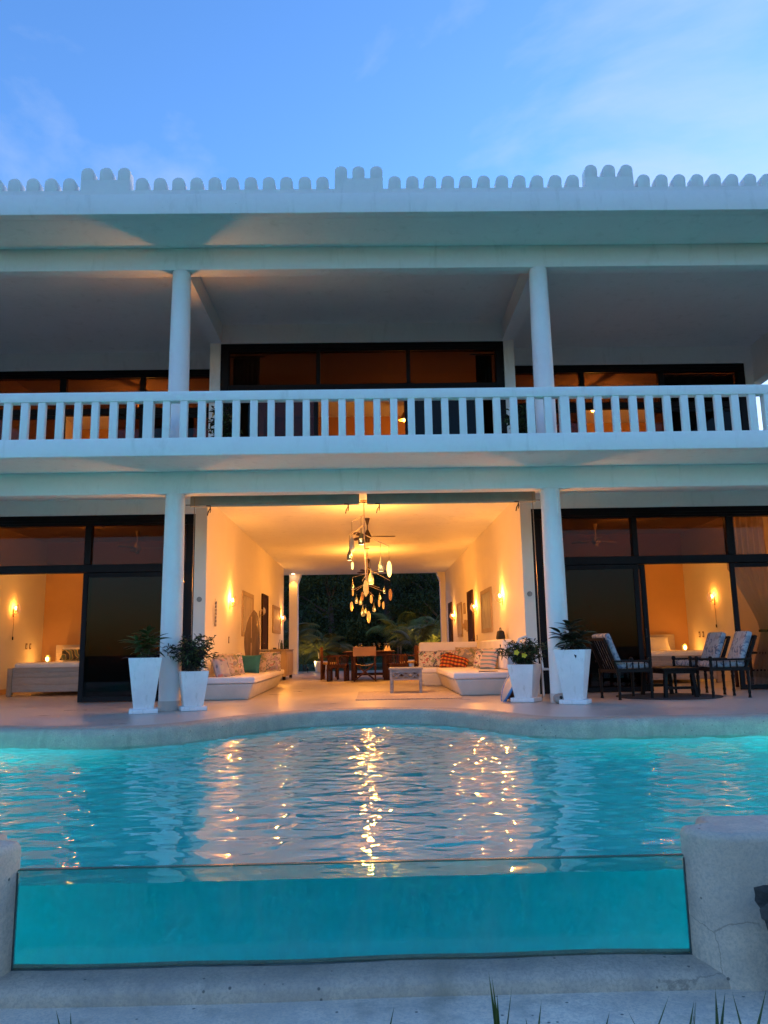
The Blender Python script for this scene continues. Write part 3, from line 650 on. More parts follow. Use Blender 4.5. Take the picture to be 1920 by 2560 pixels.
dr = slider(RXb, 7.92, 13.4, 0.002, 2.18, 2.32, 3.0, 3.179, [(4.59, 4.688), (6.262, 6.398)], [(2.99, 4.59), (4.688, 6.262), (6.398, 7.76)], [(2.98, 4.66, 0.05), (3.12, 4.80, 0.10), (6.28, 7.77, 0.06)], clear_from=6.2)
mb = MB(); mb.tube([(4.715, 13.45, 0.92), (4.715, 13.41, 0.93), (4.715, 13.41, 1.05), (4.715, 13.45, 1.06)], 0.007, 6); obj('handle', mb, 'metal_dark', dr, world=True)
slider(-2.82, 2.64, 14.25, 3.552, 5.69, 5.82, 6.49, 6.649, [(-0.99, -0.91), (0.75, 0.826)], [(-2.66, -0.99), (-0.91, 0.75), (0.826, 2.48)], [(-2.68, -0.95, 0.05), (0.70, 2.50, 0.05), (0.74, 2.48, 0.10)])
slider(-8.1, -3.02, 15.6, 3.552, 5.69, 5.82, 6.49, 6.649, [(-6.42, -6.29), (-4.757, -4.66)], [(-7.94, -6.42), (-6.29, -4.757), (-4.66, -3.18)], [(-7.95, -6.27, 0.05), (-5.32, -3.64, 0.10), (-4.75, -3.17, 0.05)])
slider(2.84, 8.0, 15.6, 3.552, 5.69, 5.82, 6.49, 6.649, [(4.48, 4.57), (6.15, 6.27)], [(3.0, 4.48), (4.57, 6.15), (6.27, 7.84)], [(2.99, 4.57, 0.05), (5.90, 7.4, 0.10), (6.2, 7.85, 0.05)])
# dark timber doors inside
for (xw, sg, y0, y1) in ((LXb, 1, 20.2, 21.3), (RXa, -1, 20.05, 21.1), (RXa, -1, 25.35, 26.35)):
    d = vp('door', [(min(xw, xw + sg * 0.03), max(xw, xw + sg * 0.03), y0 + 0.07, y1 - 0.07, 0.005, 2.2)], 'door_wood')
    vp('door_frame', [(min(xw, xw + sg * 0.045), max(xw, xw + sg * 0.045), y0, y0 + 0.07, 0.005, 2.27), (min(xw, xw + sg * 0.045), max(xw, xw + sg * 0.045), y1 - 0.07, y1, 0.005, 2.27), (min(xw, xw + sg * 0.045), max(xw, xw + sg * 0.045), y0 + 0.07, y1 - 0.07, 2.2, 2.27)], 'door_wood', parent=d)
    obj('door_handle', MB().bar((xw + sg * 0.06, y0 + 0.14, 1.0), (xw + sg * 0.06, y0 + 0.26, 1.0), 0.02, 0.02), 'brass', d, world=True)

# ================================================================== lamps fixed to walls and columns
def sconce(loc, rz, label, power=14, lit=True, group='shell wall lamps', r_up=True, cord=False):
    """wall is at local x = 0, room towards +x"""
    t_ = thing('wall_sconce', label, 'wall lamp', loc, rz, group)
    obj('wall_plate', MB().box(0.001, 0.014, -0.018, 0.018, -0.13, 0.05), 'brass', t_, bevel=0.003)
    mb = MB(); mb.tube([(0.012, 0, -0.06), (0.06, 0, -0.075), (0.11, 0, -0.04), (0.125, 0, 0.02)], 0.006, 6); obj('arm', mb, 'brass', t_)
    mb = MB(); mb.ell((0.055, 0, 0.055), (0.022, 0.022, 0.04), 10, 7); obj('bulb', mb, 'bulb_hot' if lit else 'bulb_off', t_)
    mb = MB(); mb.cyl((0.055, 0, -0.03), (0.055, 0, 0.02), 0.014, n=10); obj('socket', mb, 'brass', t_)
    mb = MB(); n = 18; R0 = 0.095     # fluted shell bowl standing off the wall
    vs = [(0.16, 0, -0.03)]; fs = []
    for j in range(1, 4):
        for k in range(n):
            a = 2 * PI * k / n; r = R0 * j / 3 * (1 + 0.05 * (k % 2)); vs.append((0.16 - 0.05 * (j / 3) ** 2, r * math.sin(a), 0.04 - r * math.cos(a) * 1.05))
    for k in range(n):
        k2 = (k + 1) % n; fs.append((0, 1 + k, 1 + k2))
        for j in range(2): fs.append((1 + j * n + k, 1 + (j + 1) * n + k, 1 + (j + 1) * n + k2, 1 + j * n + k2))
    mb.add(vs, fs); obj('shell_shade', mb, 'shell' if lit else 'leaf_pale', t_)
    if cord:
        mb = MB(); mb.tube([(0.02, 0.0, -0.1), (0.015, 0.02, -0.3), (0.015, 0.01, -0.55)], 0.003, 5); mb.cyl((0.02, 0.01, -0.62), (0.02, 0.01, -0.55), 0.014, n=8); obj('pull_cord', mb, 'dark_frame', t_)
    if lit:
        lamp(t_, (0.075, 0, 0.075), power, r=0.022)
        if r_up: lamp(t_, (0.035, 0, 0.05), power * 0.16, (1, 0.62, 0.18), 0.012, spot=42, aim=(-0.10, 0, 1), blend=0.9)
    return t_
SP = 32
sconce((LXb, 15.7, 1.76), 0, 'lit shell wall lamp on left living room wall above the sofa', SP)
sconce((LXb, 19.87, 1.76), 0, 'unlit shell wall lamp on left wall beside the timber door', SP, lit=False)
sconce((LXb, 24.6, 1.76), 0, 'lit shell wall lamp at the far end of the left living room wall', SP)
sconce((RXa, 15.6, 1.75), PI, 'lit shell wall lamp on right living room wall nearest the pool', SP)
sconce((RXa, 19.57, 1.75), PI, 'lit shell wall lamp on right living room wall beside the nearer timber door', SP)
sconce((RXa, 24.76, 1.75), PI, 'lit shell wall lamp on right living room wall beside the farther timber door', SP)
sconce((-7.706, 17.0, 1.75), 0, 'lit wall lamp with pull cord on the wall of left bedroom', 4, cord=True)
sconce((7.53, 17.0, 1.75), PI, 'lit wall lamp with pull cord on the wall of right bedroom', 4, cord=True)
sconce((7.53, 14.55, 1.75), PI, 'lit wall lamp glowing behind the curtain of right bedroom', 14)
CP = 20
sconce((-2.89, 11.575, 1.80), PI / 2, 'lit lamp on the back of the left terrace column', CP, r_up=False)
sconce((2.717, 11.575, 1.80), PI / 2, 'lit lamp on the back of the right terrace column', CP, r_up=False)
sconce((-2.89, 11.570, 5.15), PI / 2, 'lit lamp on the back of the left balcony column', CP * 1.15, r_up=False)
sconce((2.717, 11.570, 5.15), PI / 2, 'unlit lamp on the back of the right balcony column', CP, lit=False)

def fan(loc, label, mats=('fan_brown', 'fan_brown'), L=0.57, drop=0.30, rot=0.0, light=0, lz=0.0):
    t_ = thing('ceiling_fan', label, 'ceiling fan', loc, rot, 'ceiling fans')
    mb = MB(); mb.lathe([(0.055, 0), (0.05, -0.02), (0.018, -0.13), (0.016, -0.14)], 16); obj('canopy', mb, mats[0], t_)
    obj('down_rod', MB().cyl((0, 0, -0.13), (0, 0, -drop), 0.012), mats[0], t_)
    mb = MB(); mb.lathe([(0.02, -drop + 0.06), (0.05, -drop), (0.085, -drop - 0.07), (0.085, -drop - 0.11), (0.05, -drop - 0.13), (0.045, -drop - 0.20), (0.0, -drop - 0.20)], 18, cap=False); obj('motor', mb, mats[0], t_)
    for k in range(3):
        mb = MB(); a = 2 * PI * k / 3
        pts = [(0.09, 0.02), (0.2, 0.04), (L * 0.6, 0.055), (L * 0.93, 0.05), (L, 0.02), (L, -0.02), (L * 0.93, -0.05), (L * 0.6, -0.055), (0.2, -0.04), (0.09, -0.02)]
        mb.prism(pts, -0.006, 0.006); obj('blade', mb, mats[1], t_, loc=(0, 0, -drop - 0.075), rot=(rad(15), 0, a))
    if light:
        mb = MB(); mb.ell((0, 0, -drop - 0.22), (0.06, 0.06, 0.05), 14, 8); obj('lamp_globe', mb, 'bulb', t_); lamp(t_, (0, 0, -drop - 0.34), light, r=0.06)
    return t_
fan((-0.05, 15.75, 3.445), 'dark brown ceiling fan nearest the pool in the living room', rot=0.05)
fan((-0.05, 23.0, 3.445), 'dark brown ceiling fan above the far end of the dining table', rot=0.1)
fan((-5.1, 17.0, 3.445), 'white ceiling fan in left ground floor bedroom', ('fan_white', 'fan_white'), drop=0.3)
fan((5.0, 17.0, 3.445), 'white ceiling fan in right ground floor bedroom', ('fan_white', 'fan_white'), drop=0.3, rot=0.4)
fan((-5.35, 18.2, 7.03), 'pale lit ceiling fan in left upstairs room', ('fan_white', 'fan_white'), drop=0.35, light=34, rot=0.2)
fan((5.5, 18.2, 7.03), 'pale lit ceiling fan in right upstairs room', ('fan_white', 'fan_white'), drop=0.35, light=34, rot=0.7)
def pendant(loc, label, power):
    t_ = thing('pendant_lamp', label, 'pendant lamp', loc); obj('flex', MB().cyl((0, 0, 0), (0, 0, -0.5), 0.006, n=6), 'metal_dark', t_)
    mb = MB(); mb.lathe([(0.03, -0.45), (0.05, -0.5), (0.14, -0.62), (0.15, -0.65)], 18, cap=False); obj('lamp_shade', mb, 'brass', t_)
    mb = MB(); mb.ell((0, 0, -0.62), (0.04, 0.04, 0.05)); obj('bulb', mb, 'bulb', t_); lamp(t_, (0, 0, -0.74), power, r=0.05)
pendant((0.9, 18.6, 7.03), 'pendant lamp in the middle upstairs room', 24)
def downlight(loc, label, power, spot=None, r=0.045):
    t_ = thing('downlight', label, 'downlight', loc, 0, 'recessed ceiling lights')
    mb = MB(); mb.tube([(0, 0, 0.0), (0, 0, -0.012)], r + 0.018, 20); obj('rim', mb, 'plastic_white', t_)
    mb = MB(); mb.tube([(0, 0, -0.0121), (0, 0, -0.015)], r, 20); obj('lens', mb, 'led', t_); lamp(t_, (0, 0, -0.07), power, (1, 0.40, 0.06), 0.03, spot=spot, aim=(0, 0, -1), blend=0.5)
downlight((-5.9, 15.9, 3.444), 'round recessed light in left bedroom ceiling', 29); downlight((5.55, 15.9, 3.444), 'round recessed light in right bedroom ceiling', 29)
downlight((-2.70, 27.15, 3.444), 'recessed light above the far left pillar', 18, 80)
for (x, nm) in ((-2.93, 'left'), (2.735, 'right')):
    mb = MB(); mb.tube([(x, 13.399, 1.69), (x, 13.388, 1.69)], 0.045, 20); tag(obj('wall_sensor', mb, 'stone_grey'), 'small round grey wall sensor on the %s pier of the living room opening' % nm, 'wall sensor', 'round sensors on the piers')
def switch(loc, rz, label):
    t_ = thing('light_switch', label, 'light switch', loc, rz, 'light switches')
    obj('plate', MB().box(0.001, 0.008, -0.045, 0.045, -0.065, 0.065), 'switch_brown', t_, bevel=0.003); obj('rocker', MB().box(0.0081, 0.014, -0.02, 0.02, -0.035, 0.035), 'plastic_white', t_)
switch((LXb, 15.65, 1.03), 0, 'brown light switch plate below the nearest left wall lamp'); switch((LXb, 19.72, 1.03), 0, 'brown light switch plate beside the left timber door')
switch((RXa, 19.61, 1.04), PI, 'brown light switch plate beside the right timber door')
for sgn, xw, rz, nm in ((-1, -7.706, 0, 'left'), (1, 7.53, PI, 'right')):
    switch((xw, 17.75, 1.0), rz, 'brown light switch plate near the bed in %s bedroom, nearer one' % nm); switch((xw, 17.95, 1.0), rz, 'brown light switch plate near the bed in %s bedroom, farther one' % nm)

# ---- chandeliers: mobiles of glazed bottles and leaf discs
def U(px, py, Y):
    f = 1945.0; r = Vector((px - 960, py - 1280, f)); k = Y / ay.dot(r); return ax.dot(r) * k, 0.8 + az.dot(r) * k
def chandelier(Yc, xm, label, items, stem_bot, arms, power, glow):
    t_ = thing('chandelier', label, 'chandelier', (xm, Yc, 3.445))
    def L(zx, zy, y=Yc):
        x, z = U(860 + zx / 7.628, 1270 + zy / 7.628, y); return Vector((x - xm, y - Yc, z - 3.445))
    mb = MB(); mb.lathe([(0.07, 0), (0.07, -0.015), (0.02, -0.03)], 18); obj('canopy', mb, 'brass', t_)
    e = L(*stem_bot); e.x = 0.02; obj('stem', MB().tube([(0, 0, -0.02), (0.0, 0, e.z * 0.5), e], 0.011, 8), 'rod_pale', t_)
    for (a, b, dy) in arms:
        p = L(*a); q = L(*b, Yc + dy); p.y = 0
        obj('arm', MB().tube([p, q], 0.007, 6), 'rod_pale', t_)
    nb = sum(1 for q in items if q[0] == 'b')
    for (kind, zx, z0, z1, dy, mat, top) in items:
        y = Yc + dy; p = L(zx, z0, y); q = L(zx, z1, y); h = p.z - q.z; tp = L(zx, top, y)
        ck = obj('cord', MB().tube([(p.x, p.y, max(tp.z, p.z + 0.05)), (p.x, p.y, p.z - 0.01)], 0.003, 5), 'metal_dark', t_)
        if kind == 'b':
            w = h * 0.19
            mb = MB(); mb.lathe([(w * 0.12, 0), (w * 0.16, -h * 0.14), (w * 0.22, -h * 0.28), (w * 0.62, -h * 0.46), (w * 0.9, -h * 0.62), (w, -h * 0.78), (w * 0.96, -h), (w * 0.86, -h), (w * 0.86, -h * 0.7)], 18, cap=False)
            s_ = obj('bottle_shade', mb, mat, t_, loc=p)
            mb = MB(); mb.tube([(0, 0, -h * 0.985), (0, 0, -h * 0.992)], w * 0.84, 16); obj('glow_disc', mb, 'bulb', s_)
            a0 = rnd.uniform(-0.5, 0.5); mb = MB()
            for k in range(9):
                a = a0 + rnd.uniform(-0.42, 0.42) - PI / 2; zz = -h * rnd.uniform(0.62, 0.86); rr = w * 0.965; c_ = Vector((rr * math.cos(a), rr * math.sin(a), zz)); mb.ell(c_, (w * 0.09, w * 0.09, w * 0.14), 6, 4)
            obj('pierced_pattern', mb, 'bulb', s_)
            lamp(t_, (p.x, p.y, q.z - 0.02), power * 0.5 / nb, r=0.03, spot=150, aim=(0, 0, -1), blend=0.4)
        else:
            w = h * 0.16; mb = MB(); mb.ell((0, 0, -h / 2), (w, w * 0.28, h / 2), 14, 10)
            obj('leaf_disc', mb, mat, t_, loc=p, rot=(0, 0, rnd.uniform(-0.5, 0.5)))
    lamp(t_, (0.0, 0.36, -0.85), power * 0.62, r=0.06)
    return t_
GD, GP = 'glaze_dark', 'glaze_pale'
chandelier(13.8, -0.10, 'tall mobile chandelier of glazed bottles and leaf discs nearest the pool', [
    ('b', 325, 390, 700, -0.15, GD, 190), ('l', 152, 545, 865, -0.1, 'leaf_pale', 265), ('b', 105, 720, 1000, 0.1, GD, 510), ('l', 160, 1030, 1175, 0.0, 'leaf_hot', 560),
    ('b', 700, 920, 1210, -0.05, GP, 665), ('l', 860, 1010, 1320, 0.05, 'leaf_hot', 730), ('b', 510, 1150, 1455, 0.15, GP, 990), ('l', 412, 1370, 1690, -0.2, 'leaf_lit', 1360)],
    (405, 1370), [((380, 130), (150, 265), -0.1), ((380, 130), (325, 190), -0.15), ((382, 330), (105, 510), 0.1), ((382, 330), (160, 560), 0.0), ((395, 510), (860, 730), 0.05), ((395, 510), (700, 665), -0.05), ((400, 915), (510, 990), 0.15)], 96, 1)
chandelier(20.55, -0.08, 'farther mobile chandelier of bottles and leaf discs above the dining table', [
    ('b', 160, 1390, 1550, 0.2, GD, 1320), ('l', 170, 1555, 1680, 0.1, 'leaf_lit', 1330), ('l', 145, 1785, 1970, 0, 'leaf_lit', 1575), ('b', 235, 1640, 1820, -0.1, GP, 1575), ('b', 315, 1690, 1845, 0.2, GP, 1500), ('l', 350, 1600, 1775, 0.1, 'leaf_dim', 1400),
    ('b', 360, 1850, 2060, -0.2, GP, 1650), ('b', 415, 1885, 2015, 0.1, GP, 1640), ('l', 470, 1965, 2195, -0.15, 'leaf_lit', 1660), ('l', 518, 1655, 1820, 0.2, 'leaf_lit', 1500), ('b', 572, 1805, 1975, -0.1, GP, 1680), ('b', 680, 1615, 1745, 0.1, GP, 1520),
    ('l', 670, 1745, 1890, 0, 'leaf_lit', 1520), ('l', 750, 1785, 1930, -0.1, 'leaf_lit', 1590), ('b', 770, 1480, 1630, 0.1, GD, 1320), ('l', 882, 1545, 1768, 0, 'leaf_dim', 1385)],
    (440, 1640), [((430, 1250), (160, 1325), 0.2), ((430, 1250), (345, 1400), 0.1), ((440, 1150), (880, 1385), 0), ((440, 1150), (770, 1325), 0.1), ((430, 1430), (145, 1580), 0), ((430, 1430), (235, 1575), -0.1), ((440, 1440), (680, 1525), 0.1), ((440, 1470), (750, 1590), -0.1), ((440, 1560), (572, 1680), -0.1), ((440, 1560), (360, 1650), -0.2)], 120, 1)

# ---- roller blinds with straps
for (x0, x1, nm) in ((-2.74, -0.155, 'left'), (-0.04, 2.56, 'right')):
    t_ = thing('roller_blind', 'grey cloth roller blind, the %s one under the balcony beam' % nm, 'blind', (0.5 * (x0 + x1), 11.75, 3.45), 0, 'blinds above the living room opening')
    w = (x1 - x0) / 2
    mb = MB(); mb.box(-w, w, -0.006, 0.006, -0.43, 0.0); obj('cloth', mb, 'blind_cloth', t_)
    mb = MB(); mb.tube([(-w, -0.004, -0.44), (w, -0.004, -0.44)], 0.024, 10); obj('bottom_roll', mb, 'blind_cloth', t_)
    mb = MB(); mb.tube([(-w - 0.07, 0, -0.43), (w + 0.07, 0, -0.43)], 0.007, 6); obj('rod', mb, 'metal_dark', t_)
    for q, s_ in ((-w + 0.28, 1), (w - 0.20, -1)) if nm == 'left' else ((-w + 0.16, 1), (w - 0.30, -1)):
        mb = MB(); mb.tube([(q - 0.03, -0.03, -0.452), (q + 0.03, -0.03, -0.452), (q + 0.025, -0.02, -0.50), (q, -0.02, -0.54), (q - 0.012, -0.02, -0.60)], 0.009, 6); mb.tube([(q + 0.03, -0.02, -0.452), (q + 0.035, -0.02, -0.52), (q + 0.025, -0.02, -0.56)], 0.007, 6); obj('strap', mb, 'black_cloth', t_)
for (x, nm) in ((-2.66, 'left'), (2.50, 'right')):
    mb = MB(); mb.tube([(x, 11.68, 3.12), (x + 0.005, 11.67, 0.9), (x, 11.68, 0.05)], 0.006, 6); tag(obj('blind_cord', mb, 'rope'), 'thin brown blind cord hanging beside the %s terrace column' % nm, 'cord', 'blind cords')

# ---- pictures and wall ornaments
def picture(xw, sg, y0, y1, z0, z1, art, label, fm='pale_wood_v', fw_=0.09):
    t_ = thing('picture', label, 'picture', (xw, (y0 + y1) / 2, (z0 + z1) / 2), 0 if sg > 0 else PI, 'framed pictures')
    a = (y1 - y0) / 2; b = (z1 - z0) / 2
    mb = MB(); mb.box(0.002, 0.035, -a, a, b - fw_, b); mb.box(0.002, 0.035, -a, a, -b, -b + fw_); mb.box(0.002, 0.0345, -a, -a + fw_, -b + fw_, b - fw_); mb.box(0.002, 0.0345, a - fw_, a, -b + fw_, b - fw_); obj('frame', mb, fm, t_)
    obj('canvas', MB().box(0.002, 0.018, -a + fw_, a - fw_, -b + fw_, b - fw_), art, t_)
picture(LXb, 1, 17.14, 18.7, 1.13, 2.12, 'art_beach', 'large framed beach picture on left wall behind the wooden surfboard'); picture(LXb, 1, 22.44, 24.3, 1.31, 2.10, 'art_grass', 'framed picture of dark grasses on left wall above the cabinet')
picture(RXa, -1, 16.95, 18.57, 1.13, 2.10, 'art_figures', 'large framed picture of slender figures on right wall above the sofa'); picture(RXa, -1, 22.59, 23.74, 1.11, 2.10, 'art_strips', 'tall framed picture of dark strips on right wall past the timber door', fw_=0.07)
for (y, z, h, w, nm) in ((21.92, 1.88, 0.30, 0.30, 'uppermost'), (21.35, 1.38, 0.31, 0.28, 'nearest'), (22.22, 1.40, 0.14, 0.16, 'smallest'), (21.88, 1.42, 0.28, 0.16, 'narrow middle')):
    picture(RXa, -1, y - w / 2, y + w / 2, z - h / 2, z + h / 2, 'art_beach', 'small framed picture on right wall, the %s of the four' % nm, 'pale_wood_v', 0.035)
t_ = thing('shell_garland', 'garland of grey driftwood pieces hanging on left wall near the opening', 'wall ornament', (LXb + 0.02, 14.12, 1.72))
obj('string', MB().cyl((0, 0, 0.03), (0, 0, -0.48), 0.003, n=5), 'rope', t_)
for k in range(7):
    mb = MB(); r = 0.018 + 0.004 * k; mb.ell((0.02, rnd.uniform(-.008, .008), 0), (0.016, r, 0.034), 8, 6); obj('driftwood_piece', mb, 'stone_grey', t_, loc=(0, 0, -0.05 - 0.065 * k), rot=(rnd.uniform(-.5, .5), 0, 0))

# ================================================================== living room furniture
# left masonry sofa
t_ = thing('masonry_sofa', 'built-in white masonry sofa along the left wall with flat cushion', 'sofa', (-2.4, 15.9, 0), 0)
mb = MB(); y0, y1 = 13.36 - 15.9, 18.4 - 15.9
mb.add([(-0.42, y0 + .06, 0.001), (0.32, y0 + .06, 0.001), (0.22, y1, 0.001), (-0.42, y1, 0.001), (-0.42, y0, 0.265), (0.41, y0, 0.265), (0.34, y1, 0.265), (-0.42, y1, 0.265)], [(0, 3, 2, 1), (4, 5, 6, 7), (0, 1, 5, 4), (1, 2, 6, 5), (2, 3, 7, 6), (3, 0, 4, 7)]); obj('base', mb, 'masonry_base', t_, bevel=0.03, seg=3)
mb = MB(); mb.add([(-0.42, y0, 0.272), (0.44, y0, 0.272), (0.37, y1 + .02, 0.272), (-0.42, y1 + .02, 0.272), (-0.42, y0, 0.375), (0.44, y0, 0.375), (0.37, y1 + .02, 0.375), (-0.42, y1 + .02, 0.375)], [(0, 3, 2, 1), (4, 5, 6, 7), (0, 1, 5, 4), (1, 2, 6, 5), (2, 3, 7, 6), (3, 0, 4, 7)]); obj('seat_cushion', mb, 'cushion_white', t_, bevel=0.025, seg=3)
# right L-shaped sofa
t_ = thing('masonry_sofa', 'built-in L-shaped white masonry sofa on the right with back cushions', 'sofa', (2.0, 15.6, 0), 0)
def tb(mb, x0, x1, y0, y1, z0, z1, t0=0.0, l=0.0): return mb.add([(x0 + l, y0 + t0, z0), (x1, y0 + t0, z0), (x1, y1, z0), (x0 + l, y1, z0), (x0, y0, z1), (x1, y0, z1), (x1, y1, z1), (x0, y1, z1)], [(0, 3, 2, 1), (4, 5, 6, 7), (0, 1, 5, 4), (1, 2, 6, 5), (2, 3, 7, 6), (3, 0, 4, 7)])
mb = MB(); tb(mb, -0.60, 0.63, -2.25, 1.35, 0.001, 0.27, 0.05, 0.10); obj('base', mb, 'masonry_base', t_, bevel=0.03, seg=3)
mb = MB(); tb(mb, -0.95, 0.63, 1.36, 2.60, 0.001, 0.272, 0.05, 0.05); obj('base', mb, 'masonry_base', t_, bevel=0.03, seg=3)
obj('seat_cushion', MB().box(-0.63, 0.62, -2.25, 1.35, 0.275, 0.385), 'cushion_white', t_, bevel=0.03, seg=3); obj('seat_cushion', MB().box(-0.97, 0.62, 1.36, 2.40, 0.277, 0.385), 'cushion_white', t_, bevel=0.03, seg=3)
obj('back_cushion', MB().box(-0.92, 0.40, 2.22, 2.44, 0.39, 0.93), 'cushion_white', t_, bevel=0.05, seg=3); obj('back_cushion', MB().box(0.40, 0.61, -1.10, 1.9, 0.39, 0.94), 'cushion_white', t_, bevel=0.05, seg=3)
def cushion(loc, size, mat, label, rz=0, tilt=0, roll=0, t=0.16):
    mb = MB(); mb.pillow(size[0], size[1], t, 12); o = obj('cushion', mb, mat, loc=loc, rot=(tilt, roll, rz), ang=80); return tag(o, label, 'cushion', 'scatter cushions')
tl = rad(-18)
cushion((-2.38, 15.55, 0.555), (0.42, 0.37, 0), 'teal_cloth', 'plain dark teal cushion in the middle of left sofa', rad(-14), tl)
cushion((-2.42, 16.6, 0.575), (0.46, 0.42, 0), 'print_tan', 'beige printed cushion between the teal and the flamingo cushions', rad(-8), tl)
cushion((-2.22, 17.35, 0.58), (0.48, 0.44, 0), 'print_flamingo', 'large cushion with pink flamingos and palm leaves on left sofa', rad(0), tl)
for k, (y, z, m, nm, sz) in enumerate(((13.75, 0.52, 'print_fish', 'grey and red printed cushion nearest the pool on left sofa', 0.36), (14.1, 0.545, 'print_grey', 'olive and beige printed cushion, second from the pool on left sofa', 0.38), (14.5, 0.57, 'print_tan', 'brown leaf-print cushion, third from the pool on left sofa', 0.42), (14.95, 0.575, 'print_jungle', 'orange and dark printed cushion behind the teal one on left sofa', 0.42))):
    cushion((-2.60, y, z), (sz, sz, 0), m if k < 3 else 'print_flamingo', nm, rad(62 - 8 * k), rad(-20))
cushion((1.32, 17.62, 0.56), (0.58, 0.38, 0), 'print_turtle', 'wide cushion with navy turtle and red corals on right sofa', rad(2), rad(-14))
cushion((1.72, 17.68, 0.57), (0.46, 0.38, 0), 'print_floral', 'red floral cushion behind the plaid blanket on right sofa', rad(-4), rad(-16))
cushion((2.12, 17.70, 0.60), (0.50, 0.44, 0), 'print_tan', 'beige octopus-print cushion in the corner of right sofa', rad(-8), rad(-14))
cushion((2.22, 15.75, 0.58), (0.44, 0.42, 0), 'print_floral', 'round-print cushion against the side back of right sofa', rad(-50), rad(-18))
cushion((2.24, 15.05, 0.575), (0.42, 0.42, 0), 'print_stripe', 'blue and red striped cushion nearest the pool on right sofa', rad(-58), rad(-18))
mb = MB(); mb.pillow(0.62, 0.36, 0.20, 18)
vv = []
for p in mb.v:
    q = Vector(p); vv.append((q.x, q.y + 0.03 * mn.noise(q * 9), q.z + 0.05 * mn.noise(q * 6 + Vector((3, 1, 2))) - 0.10 * (q.x / 0.31) ** 2))
mb.v = vv; tag(obj('blanket', mb, 'plaid', loc=(1.78, 17.1, 0.50), rot=(rad(-28), rad(12), rad(-8)), ang=80), 'crumpled red and orange plaid blanket heaped on right sofa', 'blanket')
t_ = thing('handbag', 'black bag on top of the right sofa side back', 'bag', (2.5, 15.2, 0.942)); mb = MB(); mb.frust(0, 0, 0, 0.17, 0.075, 0.17, 0.05, 0.13); obj('body', mb, 'black_cloth', t_, bevel=0.03, seg=2); mb = MB(); mb.tube([(0, -0.08, 0.16), (0, -0.06, 0.22), (0, 0.06, 0.22), (0, 0.08, 0.16)], 0.008, 6); obj('strap', mb, 'black_cloth', t_)
tag(obj('phone', MB().box(-0.16, 0.16, -0.05, 0.05, 0, 0.012), 'black_cloth', bevel=0.004, loc=(2.0, 13.62, 0.387), rot=(0, 0, 0.1)), 'flat black tablet lying on the front edge of right sofa', 'tablet')
# low weathered coffee table
t_ = thing('coffee_table', 'small weathered grey coffee table with lattice sides', 'table', (0.63, 14.68, 0), rad(-3))
mb = MB()
for k in range(4): obj('top_plank', MB().box(-0.31, 0.31, -0.36 + 0.18 * k + .002, -0.36 + 0.18 * (k + 1) - .002, 0.425, 0.46 - .002 * (k % 2)), 'grey_wood', t_, bevel=0.004)
for sx_ in (-1, 1):
    for sy in (-1, 1): obj('leg', MB().box(sx_ * 0.265 - 0.025, sx_ * 0.265 + 0.025, sy * 0.315 - 0.025, sy * 0.315 + 0.025, 0.003, 0.424), 'grey_wood', t_, bevel=0.004)
for sy in (-1, 1):
    mb = MB(); y = sy * 0.315; mb.box(-0.24, 0.24, y - .012, y + .012, 0.37, 0.423); mb.box(-0.24, 0.24, y - .012, y + .012, 0.24, 0.265)
    for k in range(3):
        xa = -0.24 + 0.16 * k; mb.bar((xa, y, 0.27), (xa + 0.16, y, 0.365), 0.014, 0.02); mb.bar((xa, y + .003, 0.365), (xa + 0.16, y + .003, 0.27), 0.014, 0.02)
    obj('apron', mb, 'grey_wood', t_)
for sx_ in (-1, 1): obj('rail', MB().box(sx_ * 0.265 - .012, sx_ * 0.265 + .012, -0.29, 0.29, 0.25, 0.423), 'grey_wood', t_)
t_ = thing('rug', 'pale woven rug with dark fringe under the coffee table', 'rug', (0.6, 13.9, 0.002)); mb = MB(); n = 24
for i in range(n + 1):
    for j in range(2): mb.v.append((-0.86 + 1.70 * i / n, -1.15 + 2.35 * j, 0.008 + 0.003 * math.sin(i * 1.7)))
for i in range(n): mb.f.append((2 * i, 2 * i + 2, 2 * i + 3, 2 * i + 1))
mb.box(-0.86, 0.84, -1.15, 1.20, 0.0, 0.0075); obj('weave', mb, 'rug_pale', t_); mb = MB()
for k in range(90):
    x = -0.86 + 1.70 * k / 90 + rnd.uniform(-.01, .01); mb.tube([(x, -1.15, 0.008), (x + rnd.uniform(-.02, .02), -1.20 - rnd.uniform(0, .03), 0.004)], 0.004, 4)
tag(obj('fringe', mb, 'rug_fringe', t_), kind='stuff')
# surfboards
def surf(mb, L, w, th, n=18):
    pts = []
    for i in range(n + 1):
        u = i / n; hw = w / 2 * (math.sin(PI * min(1, u * 1.0)) ** 0.55 if 0 < u < 1 else 0.02); z = u * L; rk = 0.05 * (2 * u - 1) ** 2
        for a in range(10):
            c_ = 2 * PI * a / 10; mb.v.append((hw * math.cos(c_), th / 2 * math.sin(c_) * (0.3 + 0.7 * min(1, hw / (w / 2))) + rk, z))
    for i in range(n):
        for a in range(10):
            a2 = (a + 1) % 10; mb.f.append((i * 10 + a, i * 10 + a2, (i + 1) * 10 + a2, (i + 1) * 10 + a))
    return mb
t_ = thing('surfboard', 'long brown wooden surfboard leaning upright against the left wall', 'surfboard', (-2.45, 16.2, 0.378), rad(-30)); obj('board', surf(MB(), 1.30, 0.42, 0.06), 'board_wood', t_, rot=(rad(-8), rad(-6), 0)); obj('stringer', MB().box(-0.008, 0.008, -0.028, -0.026, 0.1, 1.15), 'pale_wood_v', t_, rot=(rad(-8), rad(-6), 0))
